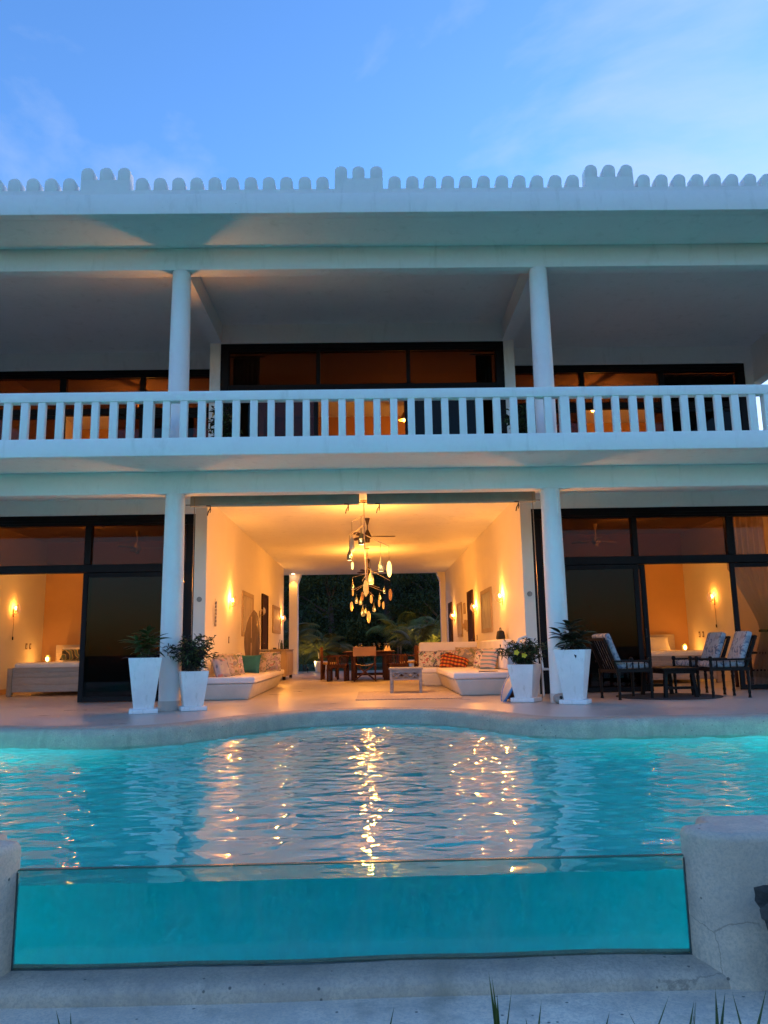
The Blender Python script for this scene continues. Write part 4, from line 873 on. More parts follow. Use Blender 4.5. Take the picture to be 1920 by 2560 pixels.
t_ = thing('bodyboard', 'blue-edged white bodyboard leaning on the lower right planter', 'bodyboard', (1.90, 11.86, 0.004), rad(-78)); mb = surf(MB(), 0.72, 0.36, 0.05); obj('board', mb, 'board_white', t_, rot=(rad(-34), 0, 0)); mb = MB()
mb.tube([(0.185 * math.sin(PI * u) ** 0.55 if 0 < u < 1 else 0.0, 0.0 + 0.05 * (2 * u - 1) ** 2, 0.72 * u) for u in [k / 16 for k in range(17)]], 0.02, 6); mb.tube([(-0.185 * math.sin(PI * u) ** 0.55 if 0 < u < 1 else 0.0, 0.05 * (2 * u - 1) ** 2, 0.72 * u) for u in [k / 16 for k in range(17)]], 0.02, 6); obj('edge', mb, 'board_blue', t_, rot=(rad(-34), 0, 0))
# sideboards on the left wall
t_ = thing('cabinet', 'carved pale wood cabinet against the left wall past the sofa', 'cabinet', (-2.60, 22.9, 0)); W2, D2, H2 = 0.22, 1.0, 0.84
obj('carcass', MB().box(-W2, W2, -D2, D2, 0.10, H2 - 0.03), 'pale_wood_v', t_, bevel=0.006); obj('top', MB().box(-W2, W2 + 0.03, -D2 - 0.03, D2 + 0.03, H2 - 0.03, H2), 'pale_wood_v', t_, bevel=0.006)
for sy in (-1, 1):
    for sx_ in (-1, 1): obj('foot', MB().box(sx_ * 0.17 - .04, sx_ * 0.17 + .04, sy * 0.9 - .06, sy * 0.9 + .06, 0.003, 0.10), 'dark_wood', t_)
for k in range(4):
    d = obj('door', MB().box(W2, W2 + 0.015, -D2 + 0.03 + 0.49 * k, -D2 + 0.03 + 0.49 * k + 0.46, 0.15, H2 - 0.08), 'pale_wood_v', t_, bevel=0.004)
    for q in range(3): obj('carved_panel', MB().box(W2 + 0.015, W2 + 0.024, -D2 + 0.07 + 0.49 * k + 0.13 * q, -D2 + 0.07 + 0.49 * k + 0.13 * q + 0.11, 0.20, H2 - 0.13), 'pale_wood_v', d, bevel=0.004)
obj('end_panel', MB().box(-W2 + 0.04, W2 - 0.04, -D2 - 0.008, -D2, 0.16, H2 - 0.1), 'pale_wood_v', t_, bevel=0.003)
t_ = thing('tray', 'dark wooden tray holding glassware on the carved cabinet', 'tray', (-2.58, 22.4, 0.842)); obj('base', MB().box(-0.16, 0.16, -0.34, 0.34, 0, 0.012), 'dark_wood', t_); 
for sx_ in (-1, 1): obj('side', MB().box(sx_ * 0.16 - .008, sx_ * 0.16 + .008, -0.34, 0.34, 0.012, 0.05), 'dark_wood', t_)
def bottle(loc, h, r, mat, label):
    mb = MB(); mb.lathe([(r * 0.9, 0), (r, h * 0.04), (r, h * 0.6), (r * 0.4, h * 0.75), (r * 0.36, h), (r * 0.30, h)], 14); return tag(obj('bottle', mb, mat, loc=loc), label, 'bottle', 'bottles')
bottle((-2.58, 22.2, 0.855), 0.26, 0.035, 'clear_glass', 'tall clear bottle on the tray on the carved cabinet'); bottle((-2.56, 22.55, 0.855), 0.24, 0.04, 'glaze_dark', 'dark bottle on the tray on the carved cabinet')
t_ = thing('console_table', 'narrow pale wood console behind the wooden surfboard', 'console table', (-2.66, 19.3, 0)); obj('top', MB().box(-0.15, 0.17, -0.75, 0.75, 0.74, 0.78), 'pale_wood', t_, bevel=0.005)
for sy in (-1, 1):
    for sx_ in (-0.11, 0.13): obj('leg', MB().box(sx_ - .025, sx_ + .025, sy * 0.68 - .03, sy * 0.68 + .03, 0.003, 0.739), 'pale_wood_v', t_)
obj('drawer', MB().box(-0.13, 0.15, -0.64, 0.64, 0.62, 0.739), 'pale_wood', t_)
for k in range(5):
    mb = MB(); mb.ell((0, 0, 0.03), (0.05, 0.08, 0.035), 9, 6); tag(obj('shell', mb, 'stone_grey', loc=(-2.62 + rnd.uniform(-.05, .05), 18.75 + 0.26 * k, 0.781), rot=(0, 0, rnd.uniform(0, 3))), 'grey seashell, number %s along the console behind the surfboard' % ('one', 'two', 'three', 'four', 'five')[k], 'seashell', 'shells on the console')

# ---- dining corner
t_ = thing('dining_table', 'dark wooden dining table laid with glasses and napkins', 'dining table', (-0.06, 21.7, 0))
for k in range(5): obj('top_plank', MB().box(-0.68 + 0.272 * k + .002, -0.68 + 0.272 * (k + 1) - .002, -1.2, 1.2, 0.715, 0.75), 'red_wood', t_, bevel=0.004)
obj('apron', MB().box(-0.60, 0.60, -1.1, 1.1, 0.63, 0.714), 'red_wood', t_)
for sx_ in (-0.42, 0.42):
    for sy in (-0.95, 0.95): obj('leg', MB().box(sx_ - .06, sx_ + .06, sy - .06, sy + .06, 0.003, 0.629), 'red_wood', t_, bevel=0.005)
obj('stretcher', MB().box(-0.42, 0.42, -0.04, 0.04, 0.10, 0.17), 'red_wood', t_)
for k, (x, y) in enumerate(((-0.45, 20.75), (0.33, 20.75), (-0.5, 21.5), (0.42, 21.5))):
    mb = MB(); mb.box(-0.2, 0.2, -0.15, 0.15, 0, 0.004); tag(obj('placemat', mb, 'canvas_pale', loc=(x, y, 0.7505)), 'yellow lit place mat, %s of the dining table' % ('front left', 'front right', 'rear left', 'rear right')[k], 'place mat', 'place mats')
    mb = MB(); n = 10
    for i in range(n): a = 2 * PI * i / n; mb.v.append((0.05 * math.cos(a) * (1 + .3 * (i % 2)), 0.05 * math.sin(a) * (1 + .3 * (i % 2)), 0))
    mb.v.append((0, 0, 0.14)); mb.f += [(i, (i + 1) % n, n) for i in range(n)]; tag(obj('napkin', mb, 'curtain_cloth', loc=(x + 0.06, y + 0.1, 0.756), smooth=False), 'folded pale green napkin, %s of the dining table' % ('front left', 'front right', 'rear left', 'rear right')[k], 'napkin', 'folded napkins')
def wineglass(loc, label):
    mb = MB(); mb.lathe([(0.035, 0), (0.034, 0.003), (0.004, 0.008), (0.004, 0.085), (0.02, 0.10), (0.038, 0.135), (0.040, 0.165), (0.034, 0.215), (0.032, 0.215), (0.037, 0.165), (0.034, 0.137), (0.006, 0.104)], 16, cap=False)
    tag(obj('wine_glass', mb, 'clear_glass', loc=loc), label, 'wine glass', 'wine glasses on the dining table')
for k, (x, y) in enumerate(((-0.33, 21.0), (-0.28, 21.35), (0.06, 21.6), (0.20, 20.9), (0.36, 21.1), (0.42, 21.6))):
    wineglass((x, y, 0.7505), 'clear wine glass on the dining table, %s from the left' % ('first', 'second', 'third', 'fourth', 'fifth', 'sixth')[k])
bottle((0.0, 21.3, 0.7505), 0.22, 0.035, 'clear_glass', 'clear water carafe in the middle of the dining table')
def director(loc, rz, label, cl):
    t_ = thing('director_chair', label, 'chair', loc, rz, 'director chairs at the dining table')   # faces +y
    for sx_ in (-1, 1):
        obj('back_post', MB().box(sx_ * 0.265 - .02, sx_ * 0.265 + .02, -0.24, -0.20, 0.003, 0.88), 'red_wood', t_, bevel=0.004)
        obj('front_post', MB().box(sx_ * 0.265 - .02, sx_ * 0.265 + .02, 0.20, 0.24, 0.003, 0.60), 'red_wood', t_, bevel=0.004)
        obj('armrest', MB().box(sx_ * 0.265 - .03, sx_ * 0.265 + .03, -0.198, 0.26, 0.601, 0.625), 'red_wood', t_, bevel=0.004)
    for y in (-0.18, 0.18):
        obj('cross_leg', MB().bar((-0.25, y, 0.03), (0.25, y, 0.44), 0.03, 0.035), 'red_wood', t_); obj('cross_leg', MB().bar((0.25, y + 0.034, 0.03), (-0.25, y + 0.034, 0.44), 0.03, 0.035), 'red_wood', t_)
    mb = MB(); n = 8
    for i in range(n + 1):
        u = -1 + 2 * i / n
        for j in (0, 1): mb.v.append((u * 0.27, -0.22 + 0.45 * j, 0.40 + 0.05 * u * u))
    for i in range(n): mb.f.append((2 * i, 2 * i + 2, 2 * i + 3, 2 * i + 1))
    obj('seat', mb, cl, t_)
    obj('backrest', MB().box(-0.29, 0.29, -0.246, -0.2405, 0.63, 0.865), cl, t_)
director((-0.18, 20.22, 0), 0, 'director chair with brown canvas back at the near end of the dining table', 'canvas')
director((-1.15, 21.75, 0), rad(-90), 'director chair with lit yellow canvas, left side of the dining table', 'canvas_pale'); director((-1.20, 22.5, 0), rad(-85), 'director chair with yellow canvas, far left side of the dining table', 'canvas_pale')
director((1.02, 21.55, 0), rad(90), 'director chair with lit yellow canvas, right side of the dining table', 'canvas_pale'); director((1.05, 22.4, 0), rad(95), 'director chair with yellow canvas, far right side of the dining table', 'canvas_pale')
def captain(loc, rz, label):
    t_ = thing('wooden_armchair', label, 'chair', loc, rz, 'round backed wooden armchairs')    # faces +y
    obj('seat', MB().box(-0.25, 0.25, -0.20, 0.25, 0.40, 0.43), 'red_wood', t_, bevel=0.008); obj('apron', MB().box(-0.22, 0.22, -0.18, 0.22, 0.34, 0.399), 'red_wood', t_)
    pts = [Vector((0.27 * math.sin(a), -0.24 * math.cos(a), 0.65 if abs(a) < 1.4 else 0.62)) for a in [-2.0 + 4.0 * k / 16 for k in range(17)]]
    mb = MB()
    for a, b in zip(pts[:-1], pts[1:]): mb.bar(a, b + (b - a) * 0.15, 0.05, 0.03)
    obj('back_rail', mb, 'red_wood', t_)
    for k in range(1, 16, 1): obj('back_slat', MB().bar((pts[k].x * 0.95, pts[k].y * 0.9, 0.43), (pts[k].x, pts[k].y, pts[k].z - .012), 0.022, 0.012), 'red_wood', t_)
    for sx_ in (-1, 1):
        for sy in (-0.19, 0.22): obj('leg', MB().box(sx_ * 0.225 - .022, sx_ * 0.225 + .022, sy - .022, sy + .022, 0.003, 0.399), 'red_wood', t_, bevel=0.004)
        for q in range(3): obj('side_slat', MB().box(sx_ * 0.23 - .008, sx_ * 0.23 + .008, -0.12 + 0.1 * q, -0.09 + 0.1 * q, 0.003, 0.339), 'red_wood', t_)
captain((-0.88, 20.60, 0), rad(-12), 'dark round-backed wooden armchair at the near left of the dining table'); captain((0.66, 20.60, 0), rad(12), 'dark round-backed wooden armchair at the near right of the dining table')

# ================================================================== terrace furniture
TURN = [(0.026, 0.003), (0.022, 0.02), (0.018, 0.05), (0.024, 0.09), (0.019, 0.12), (0.022, 0.24), (0.027, 0.30), (0.020, 0.33), (0.027, 0.36), (0.027, 0.40)]
def armchair(loc, rz, label, pm):
    t_ = thing('armchair', label, 'armchair', loc, rz, 'dark wooden armchairs on the terrace')   # faces +x
    for sx_ in (-0.27, 0.27):
        for sy in (-0.25, 0.25):
            mb = MB(); mb.lathe(TURN, 12, (sx_, sy, 0)); obj('leg', mb, 'dark_wood', t_)
    for sy in (-0.25, 0.25):
        mb = MB(); mb.lathe([(0.026, 0.40), (0.022, 0.44), (0.024, 0.50), (0.019, 0.53), (0.030, 0.555), (0.033, 0.58), (0.02, 0.605), (0.0, 0.61)], 12, (0.27, sy, 0)); obj('arm_post', mb, 'dark_wood', t_)
        obj('armrest', MB().bar((-0.34, sy, 0.56), (0.245, sy, 0.555), 0.045, 0.028), 'dark_wood', t_, bevel=0.005)
        for k in range(4):
            mb = MB(); mb.lathe([(0.009, 0.44), (0.013, 0.48), (0.009, 0.51), (0.011, 0.54)], 8, (-0.12 + 0.1 * k, sy, 0)); obj('spindle', mb, 'dark_wood', t_)
        obj('side_rail', MB().bar((-0.30, sy, 0.42), (0.30, sy, 0.42), 0.03, 0.05), 'dark_wood', t_)
        obj('back_post', MB().bar((-0.25, sy * 0.86, 0.40), (-0.46, sy * 0.86, 0.90), 0.035, 0.03), 'dark_wood', t_)
    for x in (-0.27, 0.27): obj('cross_rail', MB().bar((x, -0.24, 0.415), (x, 0.24, 0.415), 0.03, 0.05), 'dark_wood', t_)
    for k in range(6): obj('back_slat', MB().bar((-0.26, -0.17 + 0.068 * k, 0.44), (-0.465, -0.17 + 0.068 * k, 0.90), 0.014, 0.022), 'dark_wood', t_)
    obj('top_rail', MB().bar((-0.455, -0.21, 0.885), (-0.455, 0.21, 0.885), 0.03, 0.04), 'dark_wood', t_)
    mb = MB(); mb.box(-0.26, 0.28, -0.215, 0.215, 0.445, 0.535); s_ = obj('seat_cushion', mb, pm, t_, bevel=0.03, seg=3)
    mb = MB(); mb.box(-0.045, 0.045, -0.21, 0.21, 0, 0.50); obj('back_cushion', mb, pm, t_, bevel=0.03, seg=3, loc=(-0.20, 0, 0.50), rot=(0, rad(-22), 0))
    return t_
armchair((3.83, 11.95, 0), rad(14), 'dark wooden armchair with palm-print cushions facing right, back to the planter', 'print_palm')
armchair((5.27, 11.87, 0), rad(180), 'dark wooden armchair with palm-print cushions facing left, nearest the pool', 'print_palm')
armchair((5.22, 12.62, 0), rad(188), 'dark wooden armchair with palm-print cushions facing left, nearer the doors', 'print_palm')
t_ = thing('side_table', 'low dark wooden table between the terrace armchairs', 'table', (4.58, 12.25, 0), rad(4))
for k in range(3): obj('top_plank', MB().box(-0.30 + 0.2 * k + .002, -0.30 + 0.2 * (k + 1) - .002, -0.48, 0.48, 0.415, 0.445), 'dark_wood', t_, bevel=0.005)
obj('apron', MB().box(-0.25, 0.25, -0.43, 0.43, 0.36, 0.414), 'dark_wood', t_)
for sx_ in (-1, 1):
    for sy in (-1, 1): obj('leg', MB().bar((sx_ * 0.24, sy * 0.42, 0.003), (sx_ * 0.21, sy * 0.39, 0.36), 0.05, 0.05), 'dark_wood', t_)
for sy in (-1, 1): obj('stretcher', MB().box(-0.21, 0.21, sy * 0.41 - .015, sy * 0.41 + .015, 0.13, 0.17), 'dark_wood', t_)
mb = MB(); mb.tube([(0, 0, 0), (0, 0, 0.010)], 0.78, 48); tag(obj('round_rug', mb, 'rug_dark', loc=(4.56, 12.22, 0.0015)), 'round dark rug under the terrace armchairs', 'rug')
t_ = thing('wooden_bench', 'brown slatted wooden daybed behind the glass at the far right', 'daybed', (7.15, 14.15, 0), 0)
for k in range(5): obj('seat_slat', MB().box(-0.5, 0.35, -0.30 + 0.13 * k, -0.20 + 0.13 * k, 0.30, 0.33), 'red_wood', t_)
for sx_ in (-0.48, 0.33):
    for sy in (-0.27, 0.29): obj('leg', MB().box(sx_ - .025, sx_ + .025, sy - .025, sy + .025, 0.003, 0.6), 'red_wood', t_)
for sy in (-0.27, 0.29): obj('arm_rail', MB().box(-0.5, 0.36, sy - .02, sy + .02, 0.6, 0.63), 'red_wood', t_)
# odds and ends by the right column
mb = MB(); mb.ell((0, 0, 0.09), (0.10, 0.09, 0.10), 16, 12, 0.9)
mb.v = [tuple(Vector(p) * (1 + 0.35 * mn.noise(Vector(p) * 12))) for p in mb.v]; tag(obj('driftwood_lump', mb, 'driftwood', loc=(2.12, 12.02, 0.004)), 'brown gnarled piece of driftwood behind the lower right planter', 'driftwood')
t_ = thing('stone_lantern', 'round grey stone with a hole between the right column and tall planter', 'stone lantern', (2.66, 11.18, 0)); mb = MB(); mb.ell((0, 0, 0.07), (0.12, 0.10, 0.075), 18, 12, 0.85); obj('body', mb, 'stone_grey', t_); mb = MB(); mb.tube([(-0.03, -0.100, 0.09), (-0.03, -0.088, 0.09)], 0.022, 12); obj('hole', mb, 'black_cloth', t_)  # black disc on the stone paints the shade inside the hole
t_ = thing('garden_chair', 'white plastic chair with a hooped back behind the lower right planter', 'chair', (2.62, 12.75, 0), rad(190))
mb = MB(); mb.box(-0.24, 0.24, -0.24, 0.24, 0.42, 0.45); obj('seat', mb, 'plastic_white', t_, bevel=0.01)
for sx_ in (-0.21, 0.21):
    for sy in (-0.21, 0.21): obj('leg', MB().tube([(sx_ * 1.12, sy * 1.12, 0.003), (sx_, sy, 0.42)], [0.016, 0.02], 8), 'plastic_white', t_)
mb = MB(); mb.tube([(-0.23, -0.22, 0.44), (-0.22, -0.27, 0.75), (-0.13, -0.30, 0.92), (0, -0.31, 0.96), (0.13, -0.30, 0.92), (0.22, -0.27, 0.75), (0.23, -0.22, 0.44)], 0.022, 8); obj('back_hoop', mb, 'plastic_white', t_)
for k in range(5): obj('back_slat', MB().tube([(-0.14 + 0.07 * k, -0.23, 0.45), (-0.13 + 0.065 * k, -0.295, 0.93)], 0.010, 6), 'plastic_white', t_)
t_ = thing('pool_float', 'pale grey foam board with a handle slot standing behind the lower right planter', 'float', (2.38, 12.9, 0), rad(8)); mb = MB(); 
obj('board', MB().box(-0.17, 0.17, -0.02, 0.02, 0.003, 0.86), 'board_white', t_, bevel=0.018); mb = MB(); mb.tube([(-0.09, -0.022, 0.70), (-0.09, -0.05, 0.78), (0.09, -0.05, 0.78), (0.09, -0.022, 0.70)], 0.012, 6); obj('handle', mb, 'plastic_white', t_)

# ================================================================== bedrooms
def bed(loc, label, sgn, grp='beds in the ground floor bedrooms'):
    t_ = thing('bed', label, 'bed', loc, 0, grp); W = 0.92; L = 2.45    # foot at y=0, head at y=L
    for sx_ in (-1, 1): obj('foot_post', MB().box(sx_ * (W - .05) - .05, sx_ * (W - .05) + .05, 0, 0.09, 0.003, 0.55), 'pale_wood_v', t_, bevel=0.006)
    for k, (z0, z1) in enumerate(((0.08, 0.22), (0.224, 0.36), (0.364, 0.46), (0.464, 0.53))): obj('foot_board', MB().box(-W + .10, W - .10, 0.02 - 0.004 * (k % 2), 0.06 + .002 * k, z0, z1), 'pale_wood', t_, bevel=0.004)
    obj('cap_rail', MB().box(-W + .10, W - .10, -0.005, 0.085, 0.532, 0.56), 'pale_wood', t_, bevel=0.005)
    for sx_ in (-1, 1): obj('side_rail', MB().box(sx_ * (W - .04) - .025, sx_ * (W - .04) + .025, 0.09, L - .08, 0.2, 0.4), 'pale_wood', t_)
    mb = MB(); mb.box(-W + .07, W - .07, 0.10, L - .10, 0.34, 0.655); obj('mattress', mb, 'sheet_white', t_, bevel=0.06, seg=3)
    obj('headboard', MB().box(-W, W, L - .09, L - .02, 0.003, 1.02), 'pale_wood', t_, bevel=0.01); obj('head_panel', MB().box(-W + .12, W - .12, L - .10, L - .091, 0.72, 0.95), 'pale_wood', t_, bevel=0.004)
    for sx_ in (-0.42, 0.42):
        mb = MB(); mb.pillow(0.62, 0.36, 0.20, 10); obj('pillow', mb, 'sheet_white', t_, loc=(sx_, L - .24, 0.80), rot=(rad(-25), 0, 0), ang=80)
    return t_
bed((-6.33, 15.9, 0), 'carved pale wooden bed in left bedroom, foot towards the terrace', -1); bed((6.22, 16.1, 0), 'carved pale wooden bed in right bedroom, foot towards the terrace', 1)
cushion((-6.55, 17.85, 0.80), (0.85, 0.26, 0), 'print_zigzag', 'long zigzag cushion on left bed', 0, rad(-25), t=0.14); cushion((5.95, 17.95, 0.84), (0.50, 0.42, 0), 'print_jungle', 'orange and green palm-tree cushion on right bed', 0, rad(-22))
for x, nm in ((-7.42, 'left'), (7.28, 'right')):
    t_ = thing('nightstand', 'small wooden nightstand beside %s bed' % nm, 'nightstand', (x, 18.3, 0)); obj('body', MB().box(-0.20, 0.20, -0.2, 0.2, 0.1, 0.56), 'pale_wood', t_, bevel=0.006); obj('drawer', MB().box(-0.17, 0.17, -0.21, -0.201, 0.34, 0.52), 'pale_wood', t_)
    for sx_ in (-0.17, 0.17):
        for sy in (-0.17, 0.17): obj('foot', MB().box(sx_ - .025, sx_ + .025, sy - .025, sy + .025, 0.003, 0.099), 'pale_wood_v', t_)
    t_ = thing('bedside_lamp', 'small glowing shell lamp beside %s bed' % nm, 'table lamp', (x + (0.05 if x < 0 else -0.05), 18.15, 0.5605)); mb = MB(); mb.lathe([(0.05, 0), (0.05, 0.01), (0.012, 0.02), (0.012, 0.09)], 14); obj('stand', mb, 'brass', t_); mb = MB(); mb.ell((0, 0, 0.16), (0.07, 0.06, 0.09), 14, 9); obj('lamp_shade', mb, 'glaze_pale', t_); mb = MB(); mb.ell((0.0, -0.045, 0.15), (0.035, 0.03, 0.05), 10, 8); obj('bulb', mb, 'bulb_hot', t_); lamp(t_, (0, -0.14, 0.16), 2.5, r=0.04)
picture(LXa, -1, 15.0, 16.4, 0.95, 1.9, 'art_dark', 'dark picture seen through the closed left door pane', 'dark_wood', 0.05); 
t_ = thing('picture', 'dark tree painting seen through the closed right door panes', 'picture', (3.95, 18.59, 1.45), rad(-90)); obj('canvas', MB().box(0.002, 0.03, -0.55, 0.55, -0.55, 0.55), 'art_tree', t_); mb = MB()
for q in ((-0.59, 0.59, 0.55, 0.59), (-0.59, 0.59, -0.59, -0.55), (-0.59, -0.55, -0.55, 0.55), (0.55, 0.59, -0.55, 0.55)): mb.box(0.002, 0.04, *q)
obj('frame', mb, 'dark_wood', t_)
def curtain(x0, x1, y, z0, z1, mat, label, tie=None, amp=0.035):
    mb = MB(); n = 60; m = 16
    for j in range(m + 1):
        v = j / m; z = z0 + (z1 - z0) * v; k = 1.0
        if tie is not None: k = 0.32 + 0.68 * min(1, abs(z - tie) / 1.1) ** 1.2 if z > tie else 0.32 + 0.35 * min(1, (tie - z) / 0.8)
        for i in range(n + 1):
            u = i / n; x = x1 - (x1 - x0) * (1 - u) * k; mb.v.append((x, y + amp * math.sin(u * 44 + 0.5 * math.sin(3 * v)) * (0.6 + 0.4 * k), z))
    for j in range(m):
        for i in range(n): a = j * (n + 1) + i; mb.f.append((a, a + 1, a + n + 2, a + n + 1))
    t_ = thing('curtain', label, 'curtain', (0.5 * (x0 + x1), y, z0)); obj('cloth', mb, mat, t_, world=True, ang=80); obj('curtain_rod', MB().tube([(x0 - 0.1, y, z1 + 0.02), (x1 + 0.1, y, z1 + 0.02)], 0.015, 8), 'dark_wood', t_, world=True)
    if tie is not None: obj('tie_band', MB().box(x1 - (x1 - x0) * 0.36, x1 + 0.01, y - amp - .015, y + amp + .015, tie - .025, tie + .025), 'dark_wood', t_, world=True, bevel=0.01)
curtain(6.42, 7.15, 13.85, 0.02, 3.05, 'curtain_cloth', 'beige curtain tied back behind the rightmost glass door', 1.0)
curtain(-2.64, -2.12, 14.62, 3.58, 6.5, 'black_curtain', 'dark curtain gathered at the left of the middle upstairs window'); curtain(2.14, 2.46, 14.62, 3.58, 6.5, 'black_curtain', 'dark curtain gathered at the right of the middle upstairs window')
curtain(0.86, 2.12, 14.66, 3.58, 5.70, 'black_curtain', 'dark blind behind the closed right panel of the middle upstairs window', None, 0.01)
curtain(6.4, 7.9, 15.95, 3.58, 6.5, 'black_curtain', 'dark curtain behind the right end of the right upstairs window', None, 0.02)

# ================================================================== plants
def leaf_mesh(name, L, w, mat, fold=0.25, droop=0.25, rim=None):
    mb = MB(); n = 6
    for i in range(n + 1):
        u = i / n; hw = w / 2 * (math.sin(PI * u ** 0.8) ** 0.8 if 0 < u < 1 else 0.0); x = L * u; z = -droop * L * u * u
        mb.v += [(x, -hw, z + fold * hw), (x, 0, z), (x, hw, z + fold * hw)]
    for i in range(n):
        a = 3 * i; mb.f += [(a, a + 3, a + 4, a + 1), (a + 1, a + 4, a + 5, a + 2)]
    if rim:
        k = len(mb.v); 
        for i in range(n + 1):
            u = i / n; hw = w / 2 * (math.sin(PI * u ** 0.8) ** 0.8 if 0 < u < 1 else 0.0); x = L * u; z = -droop * L * u * u
            mb.v += [(x, -hw * 1.0, z + fold * hw + .001), (x, -hw * 0.80, z + fold * hw * 0.8 + .001), (x, hw * 0.80, z + fold * hw * 0.8 + .001), (x, hw, z + fold * hw + .001)]
        nb = len(mb.f)
        for i in range(n):
            a = k + 4 * i; mb.f += [(a, a + 4, a + 5, a + 1), (a + 2, a + 6, a + 7, a + 3)]
    me = bpy.data.meshes.new(name); me.from_pydata(mb.v, [], mb.f); me.materials.append(MT[mat]); me.polygons.foreach_set('use_smooth', [True] * len(me.polygons))
    if rim:
        me.materials.append(MT[rim])
        for p in me.polygons:
            if p.index >= nb: p.material_index = 1
    return me
def orient(o, p, d, roll=0.0):
    d = Vector(d).normalized(); o.location = p; q = d.to_track_quat('X', 'Z'); o.rotation_mode = 'XYZ'; o.rotation_euler = (q.to_matrix() @ Matrix.Rotation(roll, 3, 'X')).to_euler()
def planter(loc, rz, top, base, h, label, tray):
    t_ = thing('planter', label, 'planter', loc, rz, 'white tapered planters on the terrace')
    obj('tray', MB().box(-tray / 2, tray / 2, -tray / 2, tray / 2, 0.002, 0.06), 'planter', t_, bevel=0.006)
    mb = MB(); a, b = base / 2, top / 2; z0, z1 = 0.061, h; i_ = 0.025
    ring = lambda r, z: [(-r, -r, z), (r, -r, z), (r, r, z), (-r, r, z)]
    mb.add(ring(a, z0) + ring(b, z1) + ring(b - i_, z1) + ring(b - i_ - 0.008, z1 - 0.07), [(3, 2, 1, 0)] + [(k + 4 * r, (k + 1) % 4 + 4 * r, (k + 1) % 4 + 4 * r + 4, k + 4 * r + 4) for r in range(3) for k in range(4)])
    obj('pot', mb, 'planter', t_, bevel=0.004); mb = MB(); r = b - i_ - 0.009; mb.box(-r, r, -r, r, z1 - 0.10, z1 - 0.065); obj('soil', mb, 'soil', t_)
    return t_
planter((-3.115, 10.94, 0), rad(16), 0.435, 0.262, 0.74, 'tall white tapered planter left of the left column', 0.375)
planter((-2.53, 11.29, 0), rad(20), 0.385, 0.265, 0.54, 'lower white tapered planter right of the left column', 0.355)
planter((2.27, 11.75, 0), rad(-31), 0.405, 0.262, 0.54, 'lower white tapered planter left of the right column', 0.36)
planter((2.84, 11.13, 0), rad(-27), 0.435, 0.262, 0.745, 'tall white tapered planter right of the right column', 0.375)
def leafy(loc, label, spec, stems, z0):
    """stems: list of (dx,dy,top) ; each leaf an object of its own"""
    t_ = thing('potted_plant', label, 'plant', loc)
    for (dx, dy, tz, me_, nl, up, spread, lo) in stems:
        p0 = Vector((dx * 0.25, dy * 0.25, 0)); p1 = Vector((dx, dy, tz)); mid = (p0 + p1) / 2 + Vector((dx * -0.1, dy * -0.1, 0.02))
        obj('stem', MB().tube([p0, mid, p1], [0.011, 0.008, 0.004], 6), 'stem', t_)
        for k in range(nl):
            u = lo + (1 - lo) * (k + 0.5) / nl; p = p0.lerp(mid, u * 2) if u < 0.5 else mid.lerp(p1, u * 2 - 1)
            a = 2.4 * k + rnd.uniform(-.4, .4); d = Vector((math.cos(a) * spread, math.sin(a) * spread, up + 0.9 * (u - 0.55) + rnd.uniform(-.2, .2)))
            o = obj('leaf', None, '', t_, me=rnd.choice(me_)); orient(o, p, d, rnd.uniform(-.4, .4)); s_ = rnd.uniform(0.95, 1.45); o.scale = (s_,) * 3
    return t_
LG = [leaf_mesh('leaf', 0.17, 0.050, 'leaf_green'), leaf_mesh('leaf', 0.20, 0.055, 'leaf_green', 0.3, 0.4), leaf_mesh('leaf', 0.14, 0.042, 'leaf_green', 0.2, 0.1)]
LC = [leaf_mesh('leaf', 0.15, 0.060, 'leaf_croton', 0.3, 0.2, 'leaf_rim'), leaf_mesh('leaf', 0.18, 0.066, 'leaf_croton', 0.3, 0.35, 'leaf_rim'), leaf_mesh('leaf', 0.16, 0.06, 'leaf_maroon', 0.25, 0.15)]
LP = [leaf_mesh('leaf', 0.10, 0.028, 'leaf_purple', 0.2, 0.5)]
leafy((-3.115, 10.94, 0.675), 'broad-leaved green plant in the tall planter left of the left column', None,
      [(0.02, 0.0, 0.42, LG, 24, 0.35, 1, 0.35), (-0.13, -0.03, 0.32, LG, 18, 0.25, 1, 0.35), (0.12, -0.05, 0.31, LG, 18, 0.25, 1, 0.35), (-0.03, -0.10, 0.24, LG, 14, 0.1, 1, 0.3), (0.14, -0.1, 0.10, LP, 16, -0.1, 1, 0.0), (0.20, 0.02, 0.14, LP, 16, 0.1, 1, 0.0), (-0.2, -0.06, 0.06, LP, 10, 0.0, 1, 0.0)], 0)
leafy((2.84, 11.13, 0.68), 'dark variegated croton in the tall planter right of the right column', None,
      [(-0.02, 0.0, 0.42, LC[:2], 22, 0.35, 1, 0.3), (-0.17, -0.03, 0.30, LC, 18, 0.2, 1, 0.3), (0.14, -0.05, 0.30, LC[:2], 18, 0.2, 1, 0.3), (0.0, -0.12, 0.22, LC[:2], 18, 0.1, 1, 0.25), (-0.12, -0.12, 0.12, LP, 18, 0.0, 1, 0.0), (0.13, -0.12, 0.10, LP, 16, -0.1, 1, 0.0), (-0.22, 0.0, 0.12, LP, 14, 0.0, 1, 0.0), (-0.02, -0.2, 0.02, LP, 10, -0.4, 1, 0.0)], 0)
